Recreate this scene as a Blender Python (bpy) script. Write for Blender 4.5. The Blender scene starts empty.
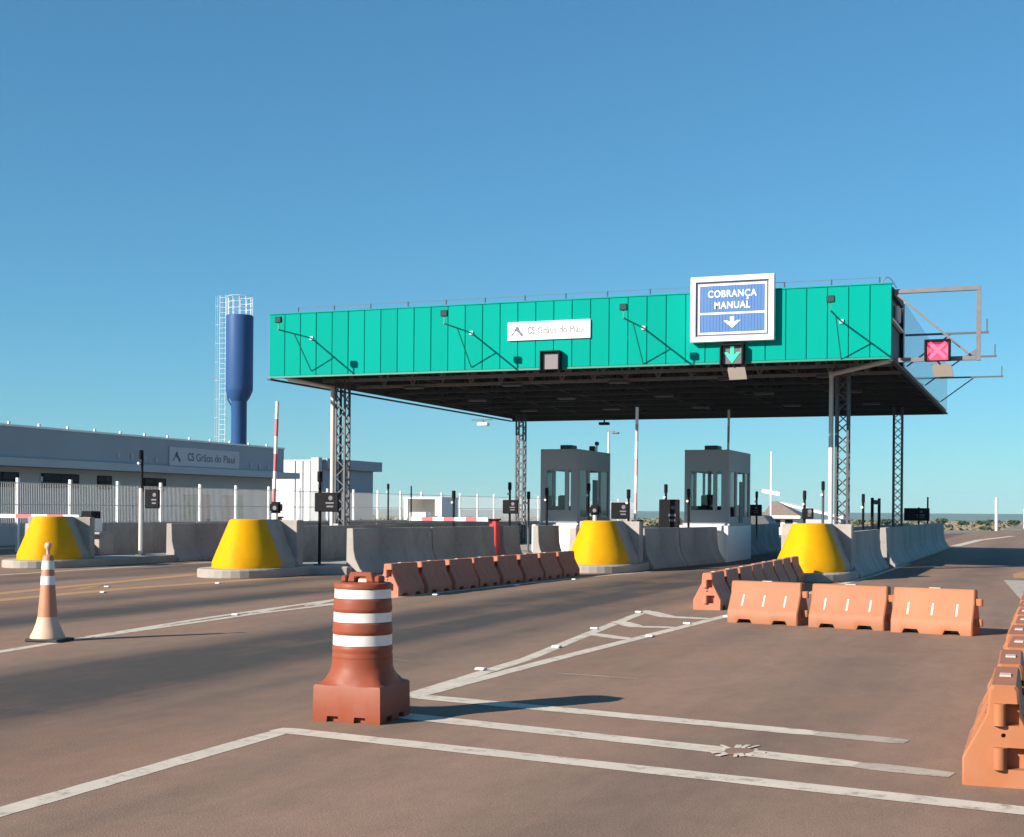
import bpy, bmesh, math, random
from mathutils import Vector, Matrix, noise
random.seed(7)
R = math.radians
S = bpy.context.scene
COL = S.collection

# ------------------------------------------------------------------ camera
cam = bpy.data.cameras.new('camera')
cam.sensor_width = 36.0
cam.lens = 1380.0 / 1024.0 * 36.0
cam.shift_y = (509.79 - 418.5) / 1024.0
cam.clip_start = 0.1
cam.clip_end = 12000
cam_ob = bpy.data.objects.new('camera', cam)
COL.objects.link(cam_ob)
YAW = math.atan(536.0 / 1380.0)
cam_ob.matrix_world = (Matrix.Translation((0, 0, 1.5)) @ Matrix.Rotation(YAW, 4, 'Z')
                       @ Matrix.Rotation(R(90), 4, 'X') @ Matrix.Rotation(R(0.45), 4, 'Z'))
S.camera = cam_ob

# ------------------------------------------------------------------ light
SUN_AZ = R(53.5)          # direction the shadows run, from +X towards +Y
SUN_EL = R(25.2)
world = bpy.data.worlds.new('World')
S.world = world
world.use_nodes = True
wn = world.node_tree
bg = wn.nodes['Background']
sky = wn.nodes.new('ShaderNodeTexSky')
sky.sky_type = 'NISHITA'
sky.sun_disc = False
sky.sun_elevation = SUN_EL
sd = Vector((-math.cos(SUN_AZ), -math.sin(SUN_AZ)))       # horizontal direction towards the sun
sky.sun_rotation = math.atan2(sd.x, sd.y)
sky.altitude = 0
sky.air_density = 1.0
sky.dust_density = 0.0
sky.ozone_density = 9.0
tint = wn.nodes.new('ShaderNodeMixRGB')          # colour balance of the whole sky
tint.blend_type = 'MULTIPLY'
tint.inputs[0].default_value = 1.0
tint.inputs[2].default_value = (1.04, 1.60, 1.56, 1)
soft = wn.nodes.new('ShaderNodeGamma')              # softer contrast between zenith and horizon
soft.inputs[1].default_value = 0.78
wn.links.new(sky.outputs[0], soft.inputs[0])
wn.links.new(soft.outputs[0], tint.inputs[1])
wn.links.new(tint.outputs[0], bg.inputs[0])
bg.inputs[1].default_value = 0.063
sun = bpy.data.lights.new('sun', 'SUN')
sun.energy = 5.0
sun.angle = R(0.5)
sun.color = (1.0, 0.92, 0.81)
sun_ob = bpy.data.objects.new('sun', sun)
COL.objects.link(sun_ob)
shine = Vector((math.cos(SUN_AZ) * math.cos(SUN_EL), math.sin(SUN_AZ) * math.cos(SUN_EL), -math.sin(SUN_EL)))
sun_ob.rotation_euler = shine.to_track_quat('-Z', 'Y').to_euler()
S.view_settings.view_transform = 'Standard'
S.view_settings.look = 'None'
S.view_settings.gamma = 1
S.view_settings.exposure = 0.9

# ------------------------------------------------------------------ materials
def nd(nt, typ, **kw):
    n = nt.nodes.new(typ)
    for k, v in kw.items():
        setattr(n, k, v)
    return n

def mat(name, col, rough=0.6, var=0.12, scale=4.0, bump=0.0, bscale=60.0, metal=0.0, spec=0.5,
        dirt=None, dirt_amt=0.0, dscale=1.5, stretch=(1, 1, 1), rand=0.0):
    m = bpy.data.materials.new(name)
    m.use_nodes = True
    nt = m.node_tree
    p = nt.nodes['Principled BSDF']
    p.inputs['Roughness'].default_value = rough
    p.inputs['Metallic'].default_value = metal
    p.inputs['Specular IOR Level'].default_value = spec
    tc = nd(nt, 'ShaderNodeTexCoord')
    mp = nd(nt, 'ShaderNodeMapping')
    mp.inputs['Scale'].default_value = stretch
    nt.links.new(tc.outputs['Object'], mp.inputs[0])
    n1 = nd(nt, 'ShaderNodeTexNoise')
    n1.inputs['Scale'].default_value = scale
    n1.inputs['Detail'].default_value = 6
    nt.links.new(mp.outputs[0], n1.inputs['Vector'])
    mr = nd(nt, 'ShaderNodeMapRange')
    mr.inputs[1].default_value = 0.25
    mr.inputs[2].default_value = 0.75
    mr.inputs[3].default_value = 1 - var
    mr.inputs[4].default_value = 1 + var
    nt.links.new(n1.outputs[0], mr.inputs[0])
    mul = nd(nt, 'ShaderNodeVectorMath', operation='SCALE')
    mul.inputs[0].default_value = col[:3]
    nt.links.new(mr.outputs[0], mul.inputs['Scale'])
    out = mul.outputs[0]
    if dirt:
        n2 = nd(nt, 'ShaderNodeTexNoise')
        n2.inputs['Scale'].default_value = dscale
        n2.inputs['Detail'].default_value = 8
        n2.inputs['Roughness'].default_value = 0.65
        nt.links.new(mp.outputs[0], n2.inputs['Vector'])
        m2 = nd(nt, 'ShaderNodeMapRange')
        m2.inputs[1].default_value = 0.45
        m2.inputs[2].default_value = 0.72
        m2.inputs[4].default_value = dirt_amt
        nt.links.new(n2.outputs[0], m2.inputs[0])
        mx = nd(nt, 'ShaderNodeMixRGB')
        nt.links.new(m2.outputs[0], mx.inputs[0])
        nt.links.new(out, mx.inputs[1])
        mx.inputs[2].default_value = (*dirt[:3], 1)
        out = mx.outputs[0]
    if rand:
        oi = nd(nt, 'ShaderNodeObjectInfo')
        m3 = nd(nt, 'ShaderNodeMapRange')
        m3.inputs[3].default_value = 1 - rand
        m3.inputs[4].default_value = 1 + rand
        nt.links.new(oi.outputs['Random'], m3.inputs[0])
        s3 = nd(nt, 'ShaderNodeVectorMath', operation='SCALE')
        nt.links.new(out, s3.inputs[0])
        nt.links.new(m3.outputs[0], s3.inputs['Scale'])
        out = s3.outputs[0]
    nt.links.new(out, p.inputs['Base Color'])
    if bump:
        n3 = nd(nt, 'ShaderNodeTexNoise')
        n3.inputs['Scale'].default_value = bscale
        n3.inputs['Detail'].default_value = 4
        nt.links.new(mp.outputs[0], n3.inputs['Vector'])
        b = nd(nt, 'ShaderNodeBump')
        b.inputs['Strength'].default_value = bump
        b.inputs['Distance'].default_value = 0.02
        nt.links.new(n3.outputs[0], b.inputs['Height'])
        nt.links.new(b.outputs[0], p.inputs['Normal'])
    return m

def glow(name, col, strength):
    m = bpy.data.materials.new(name)
    m.use_nodes = True
    p = m.node_tree.nodes['Principled BSDF']
    p.inputs['Base Color'].default_value = (*[c * 0.4 for c in col], 1)
    p.inputs['Emission Color'].default_value = (*col, 1)
    p.inputs['Emission Strength'].default_value = strength
    return m

def glass_mat(name, tint=(0.90, 0.95, 0.95)):
    m = bpy.data.materials.new(name)
    m.use_nodes = True
    nt = m.node_tree
    nt.nodes.remove(nt.nodes['Principled BSDF'])
    out = nt.nodes['Material Output']
    t = nd(nt, 'ShaderNodeBsdfTransparent')
    t.inputs[0].default_value = (*tint, 1)
    g = nd(nt, 'ShaderNodeBsdfGlossy')
    g.inputs['Roughness'].default_value = 0.04
    f = nd(nt, 'ShaderNodeFresnel')
    f.inputs[0].default_value = 1.5
    mx = nd(nt, 'ShaderNodeMixShader')
    nt.links.new(f.outputs[0], mx.inputs[0])
    nt.links.new(t.outputs[0], mx.inputs[1])
    nt.links.new(g.outputs[0], mx.inputs[2])
    nt.links.new(mx.outputs[0], out.inputs[0])
    return m

def asphalt_mat():
    m = bpy.data.materials.new('asphalt')
    m.use_nodes = True
    nt = m.node_tree
    L = nt.links
    p = nt.nodes['Principled BSDF']
    p.inputs['Roughness'].default_value = 0.85
    p.inputs['Specular IOR Level'].default_value = 0.25
    tc = nd(nt, 'ShaderNodeTexCoord')
    sep = nd(nt, 'ShaderNodeSeparateXYZ')
    L.new(tc.outputs['Object'], sep.inputs[0])
    def noise_(scale, detail=6, stretch=(1, 1, 1), rough=0.55):
        mp = nd(nt, 'ShaderNodeMapping')
        mp.inputs['Scale'].default_value = stretch
        L.new(tc.outputs['Object'], mp.inputs[0])
        n = nd(nt, 'ShaderNodeTexNoise')
        n.inputs['Scale'].default_value = scale
        n.inputs['Detail'].default_value = detail
        n.inputs['Roughness'].default_value = rough
        L.new(mp.outputs[0], n.inputs['Vector'])
        return n.outputs[0]
    def rng(v, a, b, c, d):
        r = nd(nt, 'ShaderNodeMapRange')
        for i, q in enumerate((a, b, c, d)):
            r.inputs[i + 1].default_value = q
        L.new(v, r.inputs[0])
        return r.outputs[0]
    def mix(f, a, b):
        x = nd(nt, 'ShaderNodeMixRGB')
        L.new(f, x.inputs[0])
        for i, q in ((1, a), (2, b)):
            if isinstance(q, tuple):
                x.inputs[i].default_value = (*q, 1)
            else:
                L.new(q, x.inputs[i])
        return x.outputs[0]
    def math_(op, a, b=None):
        x = nd(nt, 'ShaderNodeMath', operation=op)
        for i, q in enumerate((a, b)):
            if q is None:
                continue
            if isinstance(q, (int, float)):
                x.inputs[i].default_value = q
            else:
                L.new(q, x.inputs[i])
        return x.outputs[0]
    # red laterite dust over dark asphalt, drifting in streaks along the lanes
    dust = rng(noise_(0.8, 8, (1.0, 0.04, 1)), 0.3, 0.7, 0.45, 1.0)
    dust2 = rng(noise_(1.3, 8, (1, 0.45, 1)), 0.35, 0.65, -0.12, 0.10)
    dust = math_('ADD', dust, dust2)
    # worn wheel paths and oil down each lane: darker bands at the lane centres
    wob = math_('MULTIPLY', math_('SUBTRACT', noise_(0.2, 3, (1, 0.2, 1)), 0.5), 0.9)
    xw = math_('ADD', sep.outputs[0], wob)
    total = None
    for c, w, a in ((-7.5, 1.05, 0.95), (-5.9, 0.4, 0.4), (-12.5, 0.8, 0.9), (-14.3, 0.5, 0.6), (-18.9, 0.6, 0.8), (-20.3, 0.7, 0.7), (-1.7, 0.7, 0.25), (-7.3, 1.6, 0.28), (-13.0, 1.8, 0.25)):
        d = math_('DIVIDE', math_('SUBTRACT', xw, c), w)
        g = math_('EXPONENT', math_('MULTIPLY', math_('MULTIPLY', d, d), -1.0))
        g = math_('MULTIPLY', g, a)
        total = g if total is None else math_('ADD', total, g)
    streak = rng(noise_(0.9, 6, (1.0, 0.02, 1)), 0.32, 0.62, 0.55, 1.2)
    total = math_('MULTIPLY', total, streak)
    dust = math_('SUBTRACT', dust, total)
    dust = rng(dust, -0.25, 0.85, 0.0, 1.0)
    col = mix(dust, (0.062, 0.052, 0.046), (0.250, 0.160, 0.112))
    # reddish soil trodden in, in loose patches; dark tar spots
    red = rng(noise_(0.42, 7, (1, 0.6, 1), 0.62), 0.50, 0.72, 0.0, 0.55)
    col = mix(red, col, (0.255, 0.138, 0.085))
    spots = rng(noise_(5.5, 3), 0.74, 0.80, 0.0, 0.5)
    col = mix(spots, col, (0.06, 0.05, 0.045))
    # fine aggregate
    sp = rng(noise_(60, 5, (1, 1, 1), 0.75), 0.30, 0.70, 0.78, 1.22)
    sp2 = rng(noise_(6.0, 8, (1, 0.5, 1), 0.7), 0.3, 0.7, 0.90, 1.10)
    sc = nd(nt, 'ShaderNodeVectorMath', operation='SCALE')
    L.new(col, sc.inputs[0])
    L.new(math_('MULTIPLY', sp, sp2), sc.inputs['Scale'])
    L.new(sc.outputs[0], p.inputs['Base Color'])
    b = nd(nt, 'ShaderNodeBump')
    b.inputs['Strength'].default_value = 0.3
    b.inputs['Distance'].default_value = 0.012
    L.new(noise_(90, 3), b.inputs['Height'])
    L.new(b.outputs[0], p.inputs['Normal'])
    return m

def paint_mat(name, col, under, wear=0.5):
    """road paint, worn through in patches"""
    m = mat(name, col, rough=0.7, var=0.10, scale=3.0)
    nt = m.node_tree
    p = nt.nodes['Principled BSDF']
    src = p.inputs['Base Color'].links[0].from_socket
    tc = nd(nt, 'ShaderNodeTexCoord')
    n = nd(nt, 'ShaderNodeTexNoise')
    n.inputs['Scale'].default_value = 7.0
    n.inputs['Detail'].default_value = 9
    n.inputs['Roughness'].default_value = 0.72
    nt.links.new(tc.outputs['Object'], n.inputs['Vector'])
    r = nd(nt, 'ShaderNodeMapRange')
    r.inputs[1].default_value = 0.52
    r.inputs[2].default_value = 0.70
    r.inputs[4].default_value = wear
    nt.links.new(n.outputs[0], r.inputs[0])
    mx = nd(nt, 'ShaderNodeMixRGB')
    nt.links.new(r.outputs[0], mx.inputs[0])
    nt.links.new(src, mx.inputs[1])
    mx.inputs[2].default_value = (*under, 1)
    nt.links.new(mx.outputs[0], p.inputs['Base Color'])
    return m

def ground_mat():
    m = mat('dry_earth', (0.20, 0.155, 0.115), rough=0.95, var=0.25, scale=0.15, dirt=(0.12, 0.12, 0.07), dirt_amt=0.8, dscale=0.02)
    return m

M = {}
M['asphalt'] = asphalt_mat()
M['earth'] = ground_mat()
M['road_white'] = paint_mat('road_white_paint', (0.55, 0.47, 0.375), (0.20, 0.14, 0.105), 0.9)
M['road_white_faint'] = paint_mat('road_white_paint_worn', (0.40, 0.335, 0.265), (0.18, 0.125, 0.09), 1.0)
M['road_yellow'] = paint_mat('road_yellow_paint_worn', (0.40, 0.21, 0.085), (0.22, 0.135, 0.09), 0.85)
M['stud'] = mat('stud_plastic', (0.75, 0.72, 0.66), 0.5, 0.05)
M['concrete'] = mat('cast_concrete', (0.35, 0.312, 0.28), 0.85, 0.14, 2.5, bump=0.25, bscale=45, dirt=(0.20, 0.17, 0.145), dirt_amt=0.6, dscale=1.6)
def panel_tone(m, pitch, amt):
    """each cast bay along the wall has its own tone, with a thin joint line"""
    nt = m.node_tree
    p = nt.nodes['Principled BSDF']
    src = p.inputs['Base Color'].links[0].from_socket
    tc = nd(nt, 'ShaderNodeTexCoord')
    sp = nd(nt, 'ShaderNodeSeparateXYZ')
    nt.links.new(tc.outputs['Object'], sp.inputs[0])
    dv = nd(nt, 'ShaderNodeMath', operation='DIVIDE'); dv.inputs[1].default_value = pitch
    nt.links.new(sp.outputs[1], dv.inputs[0])
    fl = nd(nt, 'ShaderNodeMath', operation='FLOOR'); nt.links.new(dv.outputs[0], fl.inputs[0])
    wnz = nd(nt, 'ShaderNodeTexWhiteNoise', noise_dimensions='1D'); nt.links.new(fl.outputs[0], wnz.inputs['W'])
    mr = nd(nt, 'ShaderNodeMapRange'); mr.inputs[3].default_value = 1 - amt; mr.inputs[4].default_value = 1 + amt
    nt.links.new(wnz.outputs['Value'], mr.inputs[0])
    fr_ = nd(nt, 'ShaderNodeMath', operation='FRACT'); nt.links.new(dv.outputs[0], fr_.inputs[0])
    lt = nd(nt, 'ShaderNodeMath', operation='GREATER_THAN'); lt.inputs[1].default_value = 0.03; nt.links.new(fr_.outputs[0], lt.inputs[0])
    m2 = nd(nt, 'ShaderNodeMapRange'); m2.inputs[3].default_value = 0.84; nt.links.new(lt.outputs[0], m2.inputs[0])
    ml = nd(nt, 'ShaderNodeMath', operation='MULTIPLY'); nt.links.new(mr.outputs[0], ml.inputs[0]); nt.links.new(m2.outputs[0], ml.inputs[1])
    sc = nd(nt, 'ShaderNodeVectorMath', operation='SCALE'); nt.links.new(src, sc.inputs[0]); nt.links.new(ml.outputs[0], sc.inputs['Scale'])
    nt.links.new(sc.outputs[0], p.inputs['Base Color'])
    return m
M['wall_concrete'] = panel_tone(mat('barrier_concrete', (0.37, 0.33, 0.298), 0.85, 0.14, 2.5, bump=0.25, bscale=45, dirt=(0.19, 0.165, 0.14), dirt_amt=0.65, dscale=1.3), 1.1, 0.07)
M['kerb'] = mat('kerb_concrete', (0.36, 0.32, 0.28), 0.9, 0.15, 3, bump=0.3, bscale=50, dirt=(0.2, 0.15, 0.12), dirt_amt=0.6)
M['yellow'] = mat('yellow_paint', (0.64, 0.315, 0.0015), 0.62, 0.06, 3, bump=0.10, bscale=9, spec=0.08, dirt=(0.40, 0.17, 0.01), dirt_amt=0.3, dscale=3.5)
M['green'] = mat('green_cladding', (0.0, 0.282, 0.222), 0.6, 0.05, 1.2, spec=0.02, rand=0.05, dirt=(0.006, 0.235, 0.19), dirt_amt=0.5, dscale=1.2, stretch=(5, 1, 0.5))
M['green_dark'] = mat('green_trim', (0.01, 0.20, 0.14), 0.45, 0.05)
M['steel'] = mat('galvanised_steel', (0.15, 0.145, 0.155), 0.55, 0.12, 8, metal=0.2)
M['truss_bounce_tint'] = mat('truss_steel_bounce_tint', (0.20, 0.18, 0.165), 0.6, 0.15, 8)  # lighter copy of the truss steel, ground bounce put into the colour
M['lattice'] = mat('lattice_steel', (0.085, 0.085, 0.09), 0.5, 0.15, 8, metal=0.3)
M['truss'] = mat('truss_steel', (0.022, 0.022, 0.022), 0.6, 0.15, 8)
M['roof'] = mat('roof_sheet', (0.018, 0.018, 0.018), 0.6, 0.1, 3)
M['side_sheet'] = mat('plain_side_sheet', (0.50, 0.62, 0.64), 0.12, 0.05, 1.0, spec=1.0)
M['white'] = mat('white_paint', (0.80, 0.80, 0.78), 0.5, 0.04, 3, dirt=(0.55, 0.5, 0.44), dirt_amt=0.3)
M['pipe_white'] = mat('white_pipe', (0.64, 0.61, 0.56), 0.5, 0.04, 3)
M['sign_white'] = mat('sign_white', (0.80, 0.80, 0.80), 0.4, 0.02, 2)
M['sign_blue'] = mat('sign_blue', (0.062, 0.158, 0.37), 0.35, 0.04, 3, stretch=(6, 1, 0.1))
M['sign_brown'] = mat('sign_edge', (0.25, 0.17, 0.15), 0.5, 0.05)
M['black'] = mat('black_housing', (0.008, 0.008, 0.009), 0.7, 0.1, 4, spec=0.12)
M['dark_grey'] = mat('dark_grey_metal', (0.075, 0.08, 0.085), 0.5, 0.1, 4)
M['fence_wire'] = mat('coated_wire', (0.45, 0.45, 0.44), 0.5, 0.08, 6)
M['sensor'] = mat('sensor_housing', (0.025, 0.06, 0.058), 0.6, 0.1, 4, spec=0.1)
M['led_off'] = mat('led_matrix_off', (0.15, 0.135, 0.145), 0.5, 0.12, 30)
M['led_red'] = glow('led_red', (1.0, 0.09, 0.20), 0.9)
M['led_red_dim'] = glow('led_red_dim', (0.55, 0.05, 0.11), 0.45)
M['led_green'] = glow('led_green', (0.01, 0.85, 0.45), 0.45)
M['beige'] = mat('beige_plate', (0.19, 0.155, 0.125), 0.6, 0.06)
M['orange'] = mat('orange_plastic', (0.34, 0.128, 0.058), 0.55, 0.10, 2.5, spec=0.2, rand=0.07, dirt=(0.30, 0.165, 0.11), dirt_amt=0.5, dscale=3.0, bump=0.05, bscale=25)
M['orange_pale'] = mat('orange_plastic_faded', (0.44, 0.165, 0.10), 0.6, 0.10, 2.2, spec=0.15, rand=0.08, dirt=(0.34, 0.165, 0.115), dirt_amt=0.5, dscale=3.0, bump=0.05, bscale=25)
M['orange_red'] = mat('drum_plastic', (0.245, 0.060, 0.030), 0.5, 0.07, 3, spec=0.2, dirt=(0.22, 0.095, 0.06), dirt_amt=0.5, dscale=4.0, bump=0.04, bscale=20)
M['strip'] = mat('strip_plastic', (0.58, 0.44, 0.36), 0.5, 0.05, 6)
M['band'] = mat('reflective_band', (0.78, 0.75, 0.68), 0.35, 0.05, 8, dirt=(0.5, 0.42, 0.36), dirt_amt=0.35, dscale=6)
M['cone_pale'] = mat('cone_skirt_faded', (0.58, 0.39, 0.27), 0.6, 0.06, 4)
M['cone_orange'] = mat('cone_orange', (0.46, 0.19, 0.105), 0.55, 0.06, 4)
M['rubber'] = mat('black_rubber', (0.025, 0.024, 0.023), 0.8, 0.2, 8)
M['tank_blue'] = mat('tank_blue', (0.026, 0.078, 0.205), 0.5, 0.05, 0.8, spec=0.15)
M['wall_grey'] = mat('grey_wall', (0.275, 0.315, 0.345), 0.7, 0.05, 0.6)
M['wall_light'] = mat('light_grey_wall', (0.42, 0.41, 0.40), 0.75, 0.05, 0.6)
M['slab_edge'] = mat('pale_slab', (0.40, 0.42, 0.43), 0.7, 0.05, 0.6)
M['board'] = mat('name_board', (0.42, 0.43, 0.45), 0.5, 0.03, 1)
M['wall_white'] = mat('white_wall', (0.78, 0.77, 0.74), 0.8, 0.05, 0.5)
M['booth'] = mat('booth_panel', (0.38, 0.395, 0.405), 0.5, 0.04, 1.2, spec=0.2)
M['glass'] = glass_mat('window_glass')
M['glass_dark'] = mat('dark_glass', (0.012, 0.016, 0.018), 0.5, 0.1, 2, spec=0.15)
M['navy'] = mat('navy_print', (0.03, 0.035, 0.09), 0.5, 0.05)
M['grey_print'] = mat('grey_print', (0.10, 0.09, 0.125), 0.5, 0.05)
M['grey_print_light'] = mat('grey_print_light', (0.13, 0.12, 0.15), 0.5, 0.05)
M['red_print'] = mat('red_print', (0.34, 0.10, 0.15), 0.5, 0.05)
M['arm_red'] = mat('faded_red_paint', (0.50, 0.10, 0.12), 0.5, 0.08)
M['arm_pale'] = mat('bleached_red_paint', (0.55, 0.36, 0.36), 0.5, 0.08)
M['red'] = mat('red_paint', (0.62, 0.02, 0.022), 0.45, 0.06)
M['roof_tile'] = mat('clay_tile', (0.20, 0.155, 0.125), 0.8, 0.2, 6)
M['leaf'] = mat('leaf', (0.072, 0.098, 0.038), 0.7, 0.3, 0.6)
M['leaf_dark'] = mat('leaf_dark', (0.05, 0.078, 0.036), 0.7, 0.3, 0.6)
M['bush'] = mat('bush_leaf', (0.070, 0.098, 0.052), 0.8, 0.25, 0.02)
M['dry_grass'] = mat('dry_grass', (0.17, 0.14, 0.09), 0.9, 0.25, 0.3)
M['bark'] = mat('bark', (0.13, 0.09, 0.06), 0.9, 0.2, 6)
M['poster_green'] = mat('poster_green', (0.05, 0.18, 0.11), 0.6, 0.1)
M['poster_red'] = mat('poster_red', (0.24, 0.10, 0.09), 0.6, 0.1)

# ------------------------------------------------------------------ mesh helpers
class MB:
    def __init__(self):
        self.v = []; self.f = []; self.mi = []; self.cur = 0
    def add(self, vs, fs):
        o = len(self.v)
        self.v += [tuple(v) for v in vs]
        self.f += [tuple(i + o for i in f) for f in fs]
        self.mi += [self.cur] * len(fs)
        return self
    def box(self, x0, x1, y0, y1, z0, z1):
        vs = [(x0, y0, z0), (x1, y0, z0), (x1, y1, z0), (x0, y1, z0), (x0, y0, z1), (x1, y0, z1), (x1, y1, z1), (x0, y1, z1)]
        return self.add(vs, [(0, 3, 2, 1), (4, 5, 6, 7), (0, 1, 5, 4), (1, 2, 6, 5), (2, 3, 7, 6), (3, 0, 4, 7)])
    def tube(self, p, q, r, n=8, r2=None, cap=True):
        p, q = Vector(p), Vector(q)
        d = (q - p).normalized()
        a = d.orthogonal().normalized()
        b = d.cross(a)
        r2 = r if r2 is None else r2
        vs = []
        for c, rr in ((p, r), (q, r2)):
            for i in range(n):
                t = 2 * math.pi * (i + 0.5) / n
                vs.append(c + (a * math.cos(t) + b * math.sin(t)) * rr)
        fs = [(i, (i + 1) % n, n + (i + 1) % n, n + i) for i in range(n)]
        if cap:
            fs += [tuple(range(n))[::-1], tuple(range(n, 2 * n))]
        return self.add(vs, fs)
    def bar(self, p, q, w, h, up=(0, 0, 1)):
        """rectangular bar from p to q"""
        p, q = Vector(p), Vector(q)
        d = (q - p).normalized()
        s = d.cross(Vector(up))
        if s.length < 1e-4:
            s = d.cross(Vector((0, 1, 0)))
        s.normalize()
        u = s.cross(d).normalized()
        vs = []
        for c in (p, q):
            for a, b in ((-1, -1), (1, -1), (1, 1), (-1, 1)):
                vs.append(c + s * (a * w / 2) + u * (b * h / 2))
        return self.add(vs, [(0, 1, 2, 3), (7, 6, 5, 4), (0, 4, 5, 1), (1, 5, 6, 2), (2, 6, 7, 3), (3, 7, 4, 0)])
    def lathe(self, prof, n=24, c=(0, 0)):
        vs = []; fs = []
        for r, z in prof:
            for i in range(n):
                t = 2 * math.pi * i / n
                vs.append((c[0] + r * math.cos(t), c[1] + r * math.sin(t), z))
        for k in range(len(prof) - 1):
            for i in range(n):
                j = (i + 1) % n
                fs.append((k * n + i, k * n + j, (k + 1) * n + j, (k + 1) * n + i))
        fs.append(tuple(range(n))[::-1])
        fs.append(tuple(range((len(prof) - 1) * n, len(prof) * n)))
        return self.add(vs, fs)
    def prism(self, poly, axis, a, b):
        """poly: list of 2D points; extruded along axis ('x': (y,z), 'y': (x,z), 'z': (x,y))"""
        def P(u, w, t):
            return {'x': (t, u, w), 'y': (u, t, w), 'z': (u, w, t)}[axis]
        n = len(poly)
        vs = [P(u, w, a) for u, w in poly] + [P(u, w, b) for u, w in poly]
        fs = [(i, (i + 1) % n, n + (i + 1) % n, n + i) for i in range(n)]
        fs += [tuple(range(n))[::-1], tuple(range(n, 2 * n))]
        return self.add(vs, fs)
    def mesh(self, name, mats, bevel=0.0, smooth=None, segs=1):
        me = bpy.data.meshes.new(name)
        me.from_pydata(self.v, [], self.f)
        for m in (mats if isinstance(mats, (list, tuple)) else [mats]):
            me.materials.append(m)
        for p, i in zip(me.polygons, self.mi):
            p.material_index = i
        bm = bmesh.new()
        bm.from_mesh(me)
        bmesh.ops.recalc_face_normals(bm, faces=bm.faces)
        if bevel:
            es = [e for e in bm.edges if len(e.link_faces) == 2 and e.calc_face_angle(0) > 0.45]
            bmesh.ops.bevel(bm, geom=es, offset=bevel, segments=segs, affect='EDGES', clamp_overlap=True)
        bm.to_mesh(me)
        bm.free()
        if smooth:
            for p in me.polygons:
                p.use_smooth = True
            me.set_sharp_from_angle(angle=R(smooth))
        return me
    def build(self, name, mats, parent=None, bevel=0.0, smooth=None, label=None, cat=None, group=None, kind=None, segs=1):
        return link(name, self.mesh(name, mats, bevel, smooth, segs), parent, label, cat, group, kind)

def tag(o, label=None, cat=None, group=None, kind=None):
    for k, v in (('label', label), ('category', cat), ('group', group), ('kind', kind)):
        if v:
            o[k] = v
    return o

def link(name, data, parent=None, label=None, cat=None, group=None, kind=None):
    o = bpy.data.objects.new(name, data)
    COL.objects.link(o)
    if parent:
        o.parent = parent
    return tag(o, label, cat, group, kind)

def thing(name, label, cat, loc=(0, 0, 0), rz=0.0, group=None):
    o = link(name, None, None, label, cat, group)
    o.empty_display_size = 0.2
    o.location = loc
    o.rotation_euler = (0, 0, rz)
    return o

def children_of(o):
    return [c for c in ALLKIDS.get(o.name, [])]

def dup(root, loc, rz=0.0, label=None, group=None):
    """copy a thing with its parts and sub-parts"""
    def rec(o, parent):
        c = o.copy()
        COL.objects.link(c)
        if parent:
            c.parent = parent
        for k in list(o.children):
            rec(k, c)
        return c
    r = rec(root, None)
    r.location = loc
    r.rotation_euler = (0, 0, rz)
    if label:
        r['label'] = label
    if group:
        r['group'] = group
    return r

def text_mesh(s, size, mat_, extrude=0.004, align='CENTER', bold=0.0, spacing=1.0, width=None):
    cu = bpy.data.curves.new('lettering', 'FONT')
    cu.body = s
    cu.size = size
    cu.extrude = extrude
    cu.align_x = align
    cu.align_y = 'CENTER'
    cu.offset = bold
    cu.space_character = spacing
    o = bpy.data.objects.new('lettering', cu)
    COL.objects.link(o)
    bpy.context.view_layer.update()
    dg = bpy.context.evaluated_depsgraph_get()
    me = bpy.data.meshes.new_from_object(o.evaluated_get(dg))
    bpy.data.objects.remove(o)
    if width:
        xs = [v.co.x for v in me.vertices]
        k = width / (max(xs) - min(xs))
        c0 = min(xs) if align == 'LEFT' else (max(xs) + min(xs)) / 2
        for v in me.vertices:
            v.co.x = (v.co.x - c0) * k
    me.materials.clear()
    me.materials.append(mat_)
    return me

ORD = ['nearest', 'second', 'third', 'fourth', 'fifth', 'sixth', 'seventh', 'eighth', 'ninth', 'tenth', 'eleventh', 'twelfth', 'thirteenth', 'fourteenth', 'fifteenth', 'sixteenth']

# ------------------------------------------------------------------ ground, road, markings
def grid_plane(x0, x1, y0, y1, z, nx, ny):
    mb = MB()
    vs = [(x0 + (x1 - x0) * i / nx, y0 + (y1 - y0) * j / ny, z) for j in range(ny + 1) for i in range(nx + 1)]
    fs = [(j * (nx + 1) + i, j * (nx + 1) + i + 1, (j + 1) * (nx + 1) + i + 1, (j + 1) * (nx + 1) + i) for j in range(ny) for i in range(nx)]
    return mb.add(vs, fs)
def ground_z(x, y):
    r = math.hypot(x, y)
    t = min(max((r - 250) / 450, 0), 1)
    return -0.03 - 24 * t * t * (3 - 2 * t)
gmb = MB()
rings = [0, 60, 120, 180, 235, 250, 265, 290, 330, 390, 470, 560, 640, 700, 900, 1300, 2000, 3150]
NA = 72
vs = [(0, 0, -0.03)]
for r_ in rings[1:]:
    for i in range(NA):
        a = 2 * math.pi * i / NA
        vs.append((r_ * math.cos(a), r_ * math.sin(a), ground_z(r_ * math.cos(a), r_ * math.sin(a))))
fs = [(0, 1 + i, 1 + (i + 1) % NA) for i in range(NA)]
for k in range(len(rings) - 2):
    o_ = 1 + k * NA
    fs += [(o_ + i, o_ + NA + i, o_ + NA + (i + 1) % NA, o_ + (i + 1) % NA) for i in range(NA)]
gmb.add(vs, fs)
gmb.build('ground', M['earth'], kind='structure')
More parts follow.
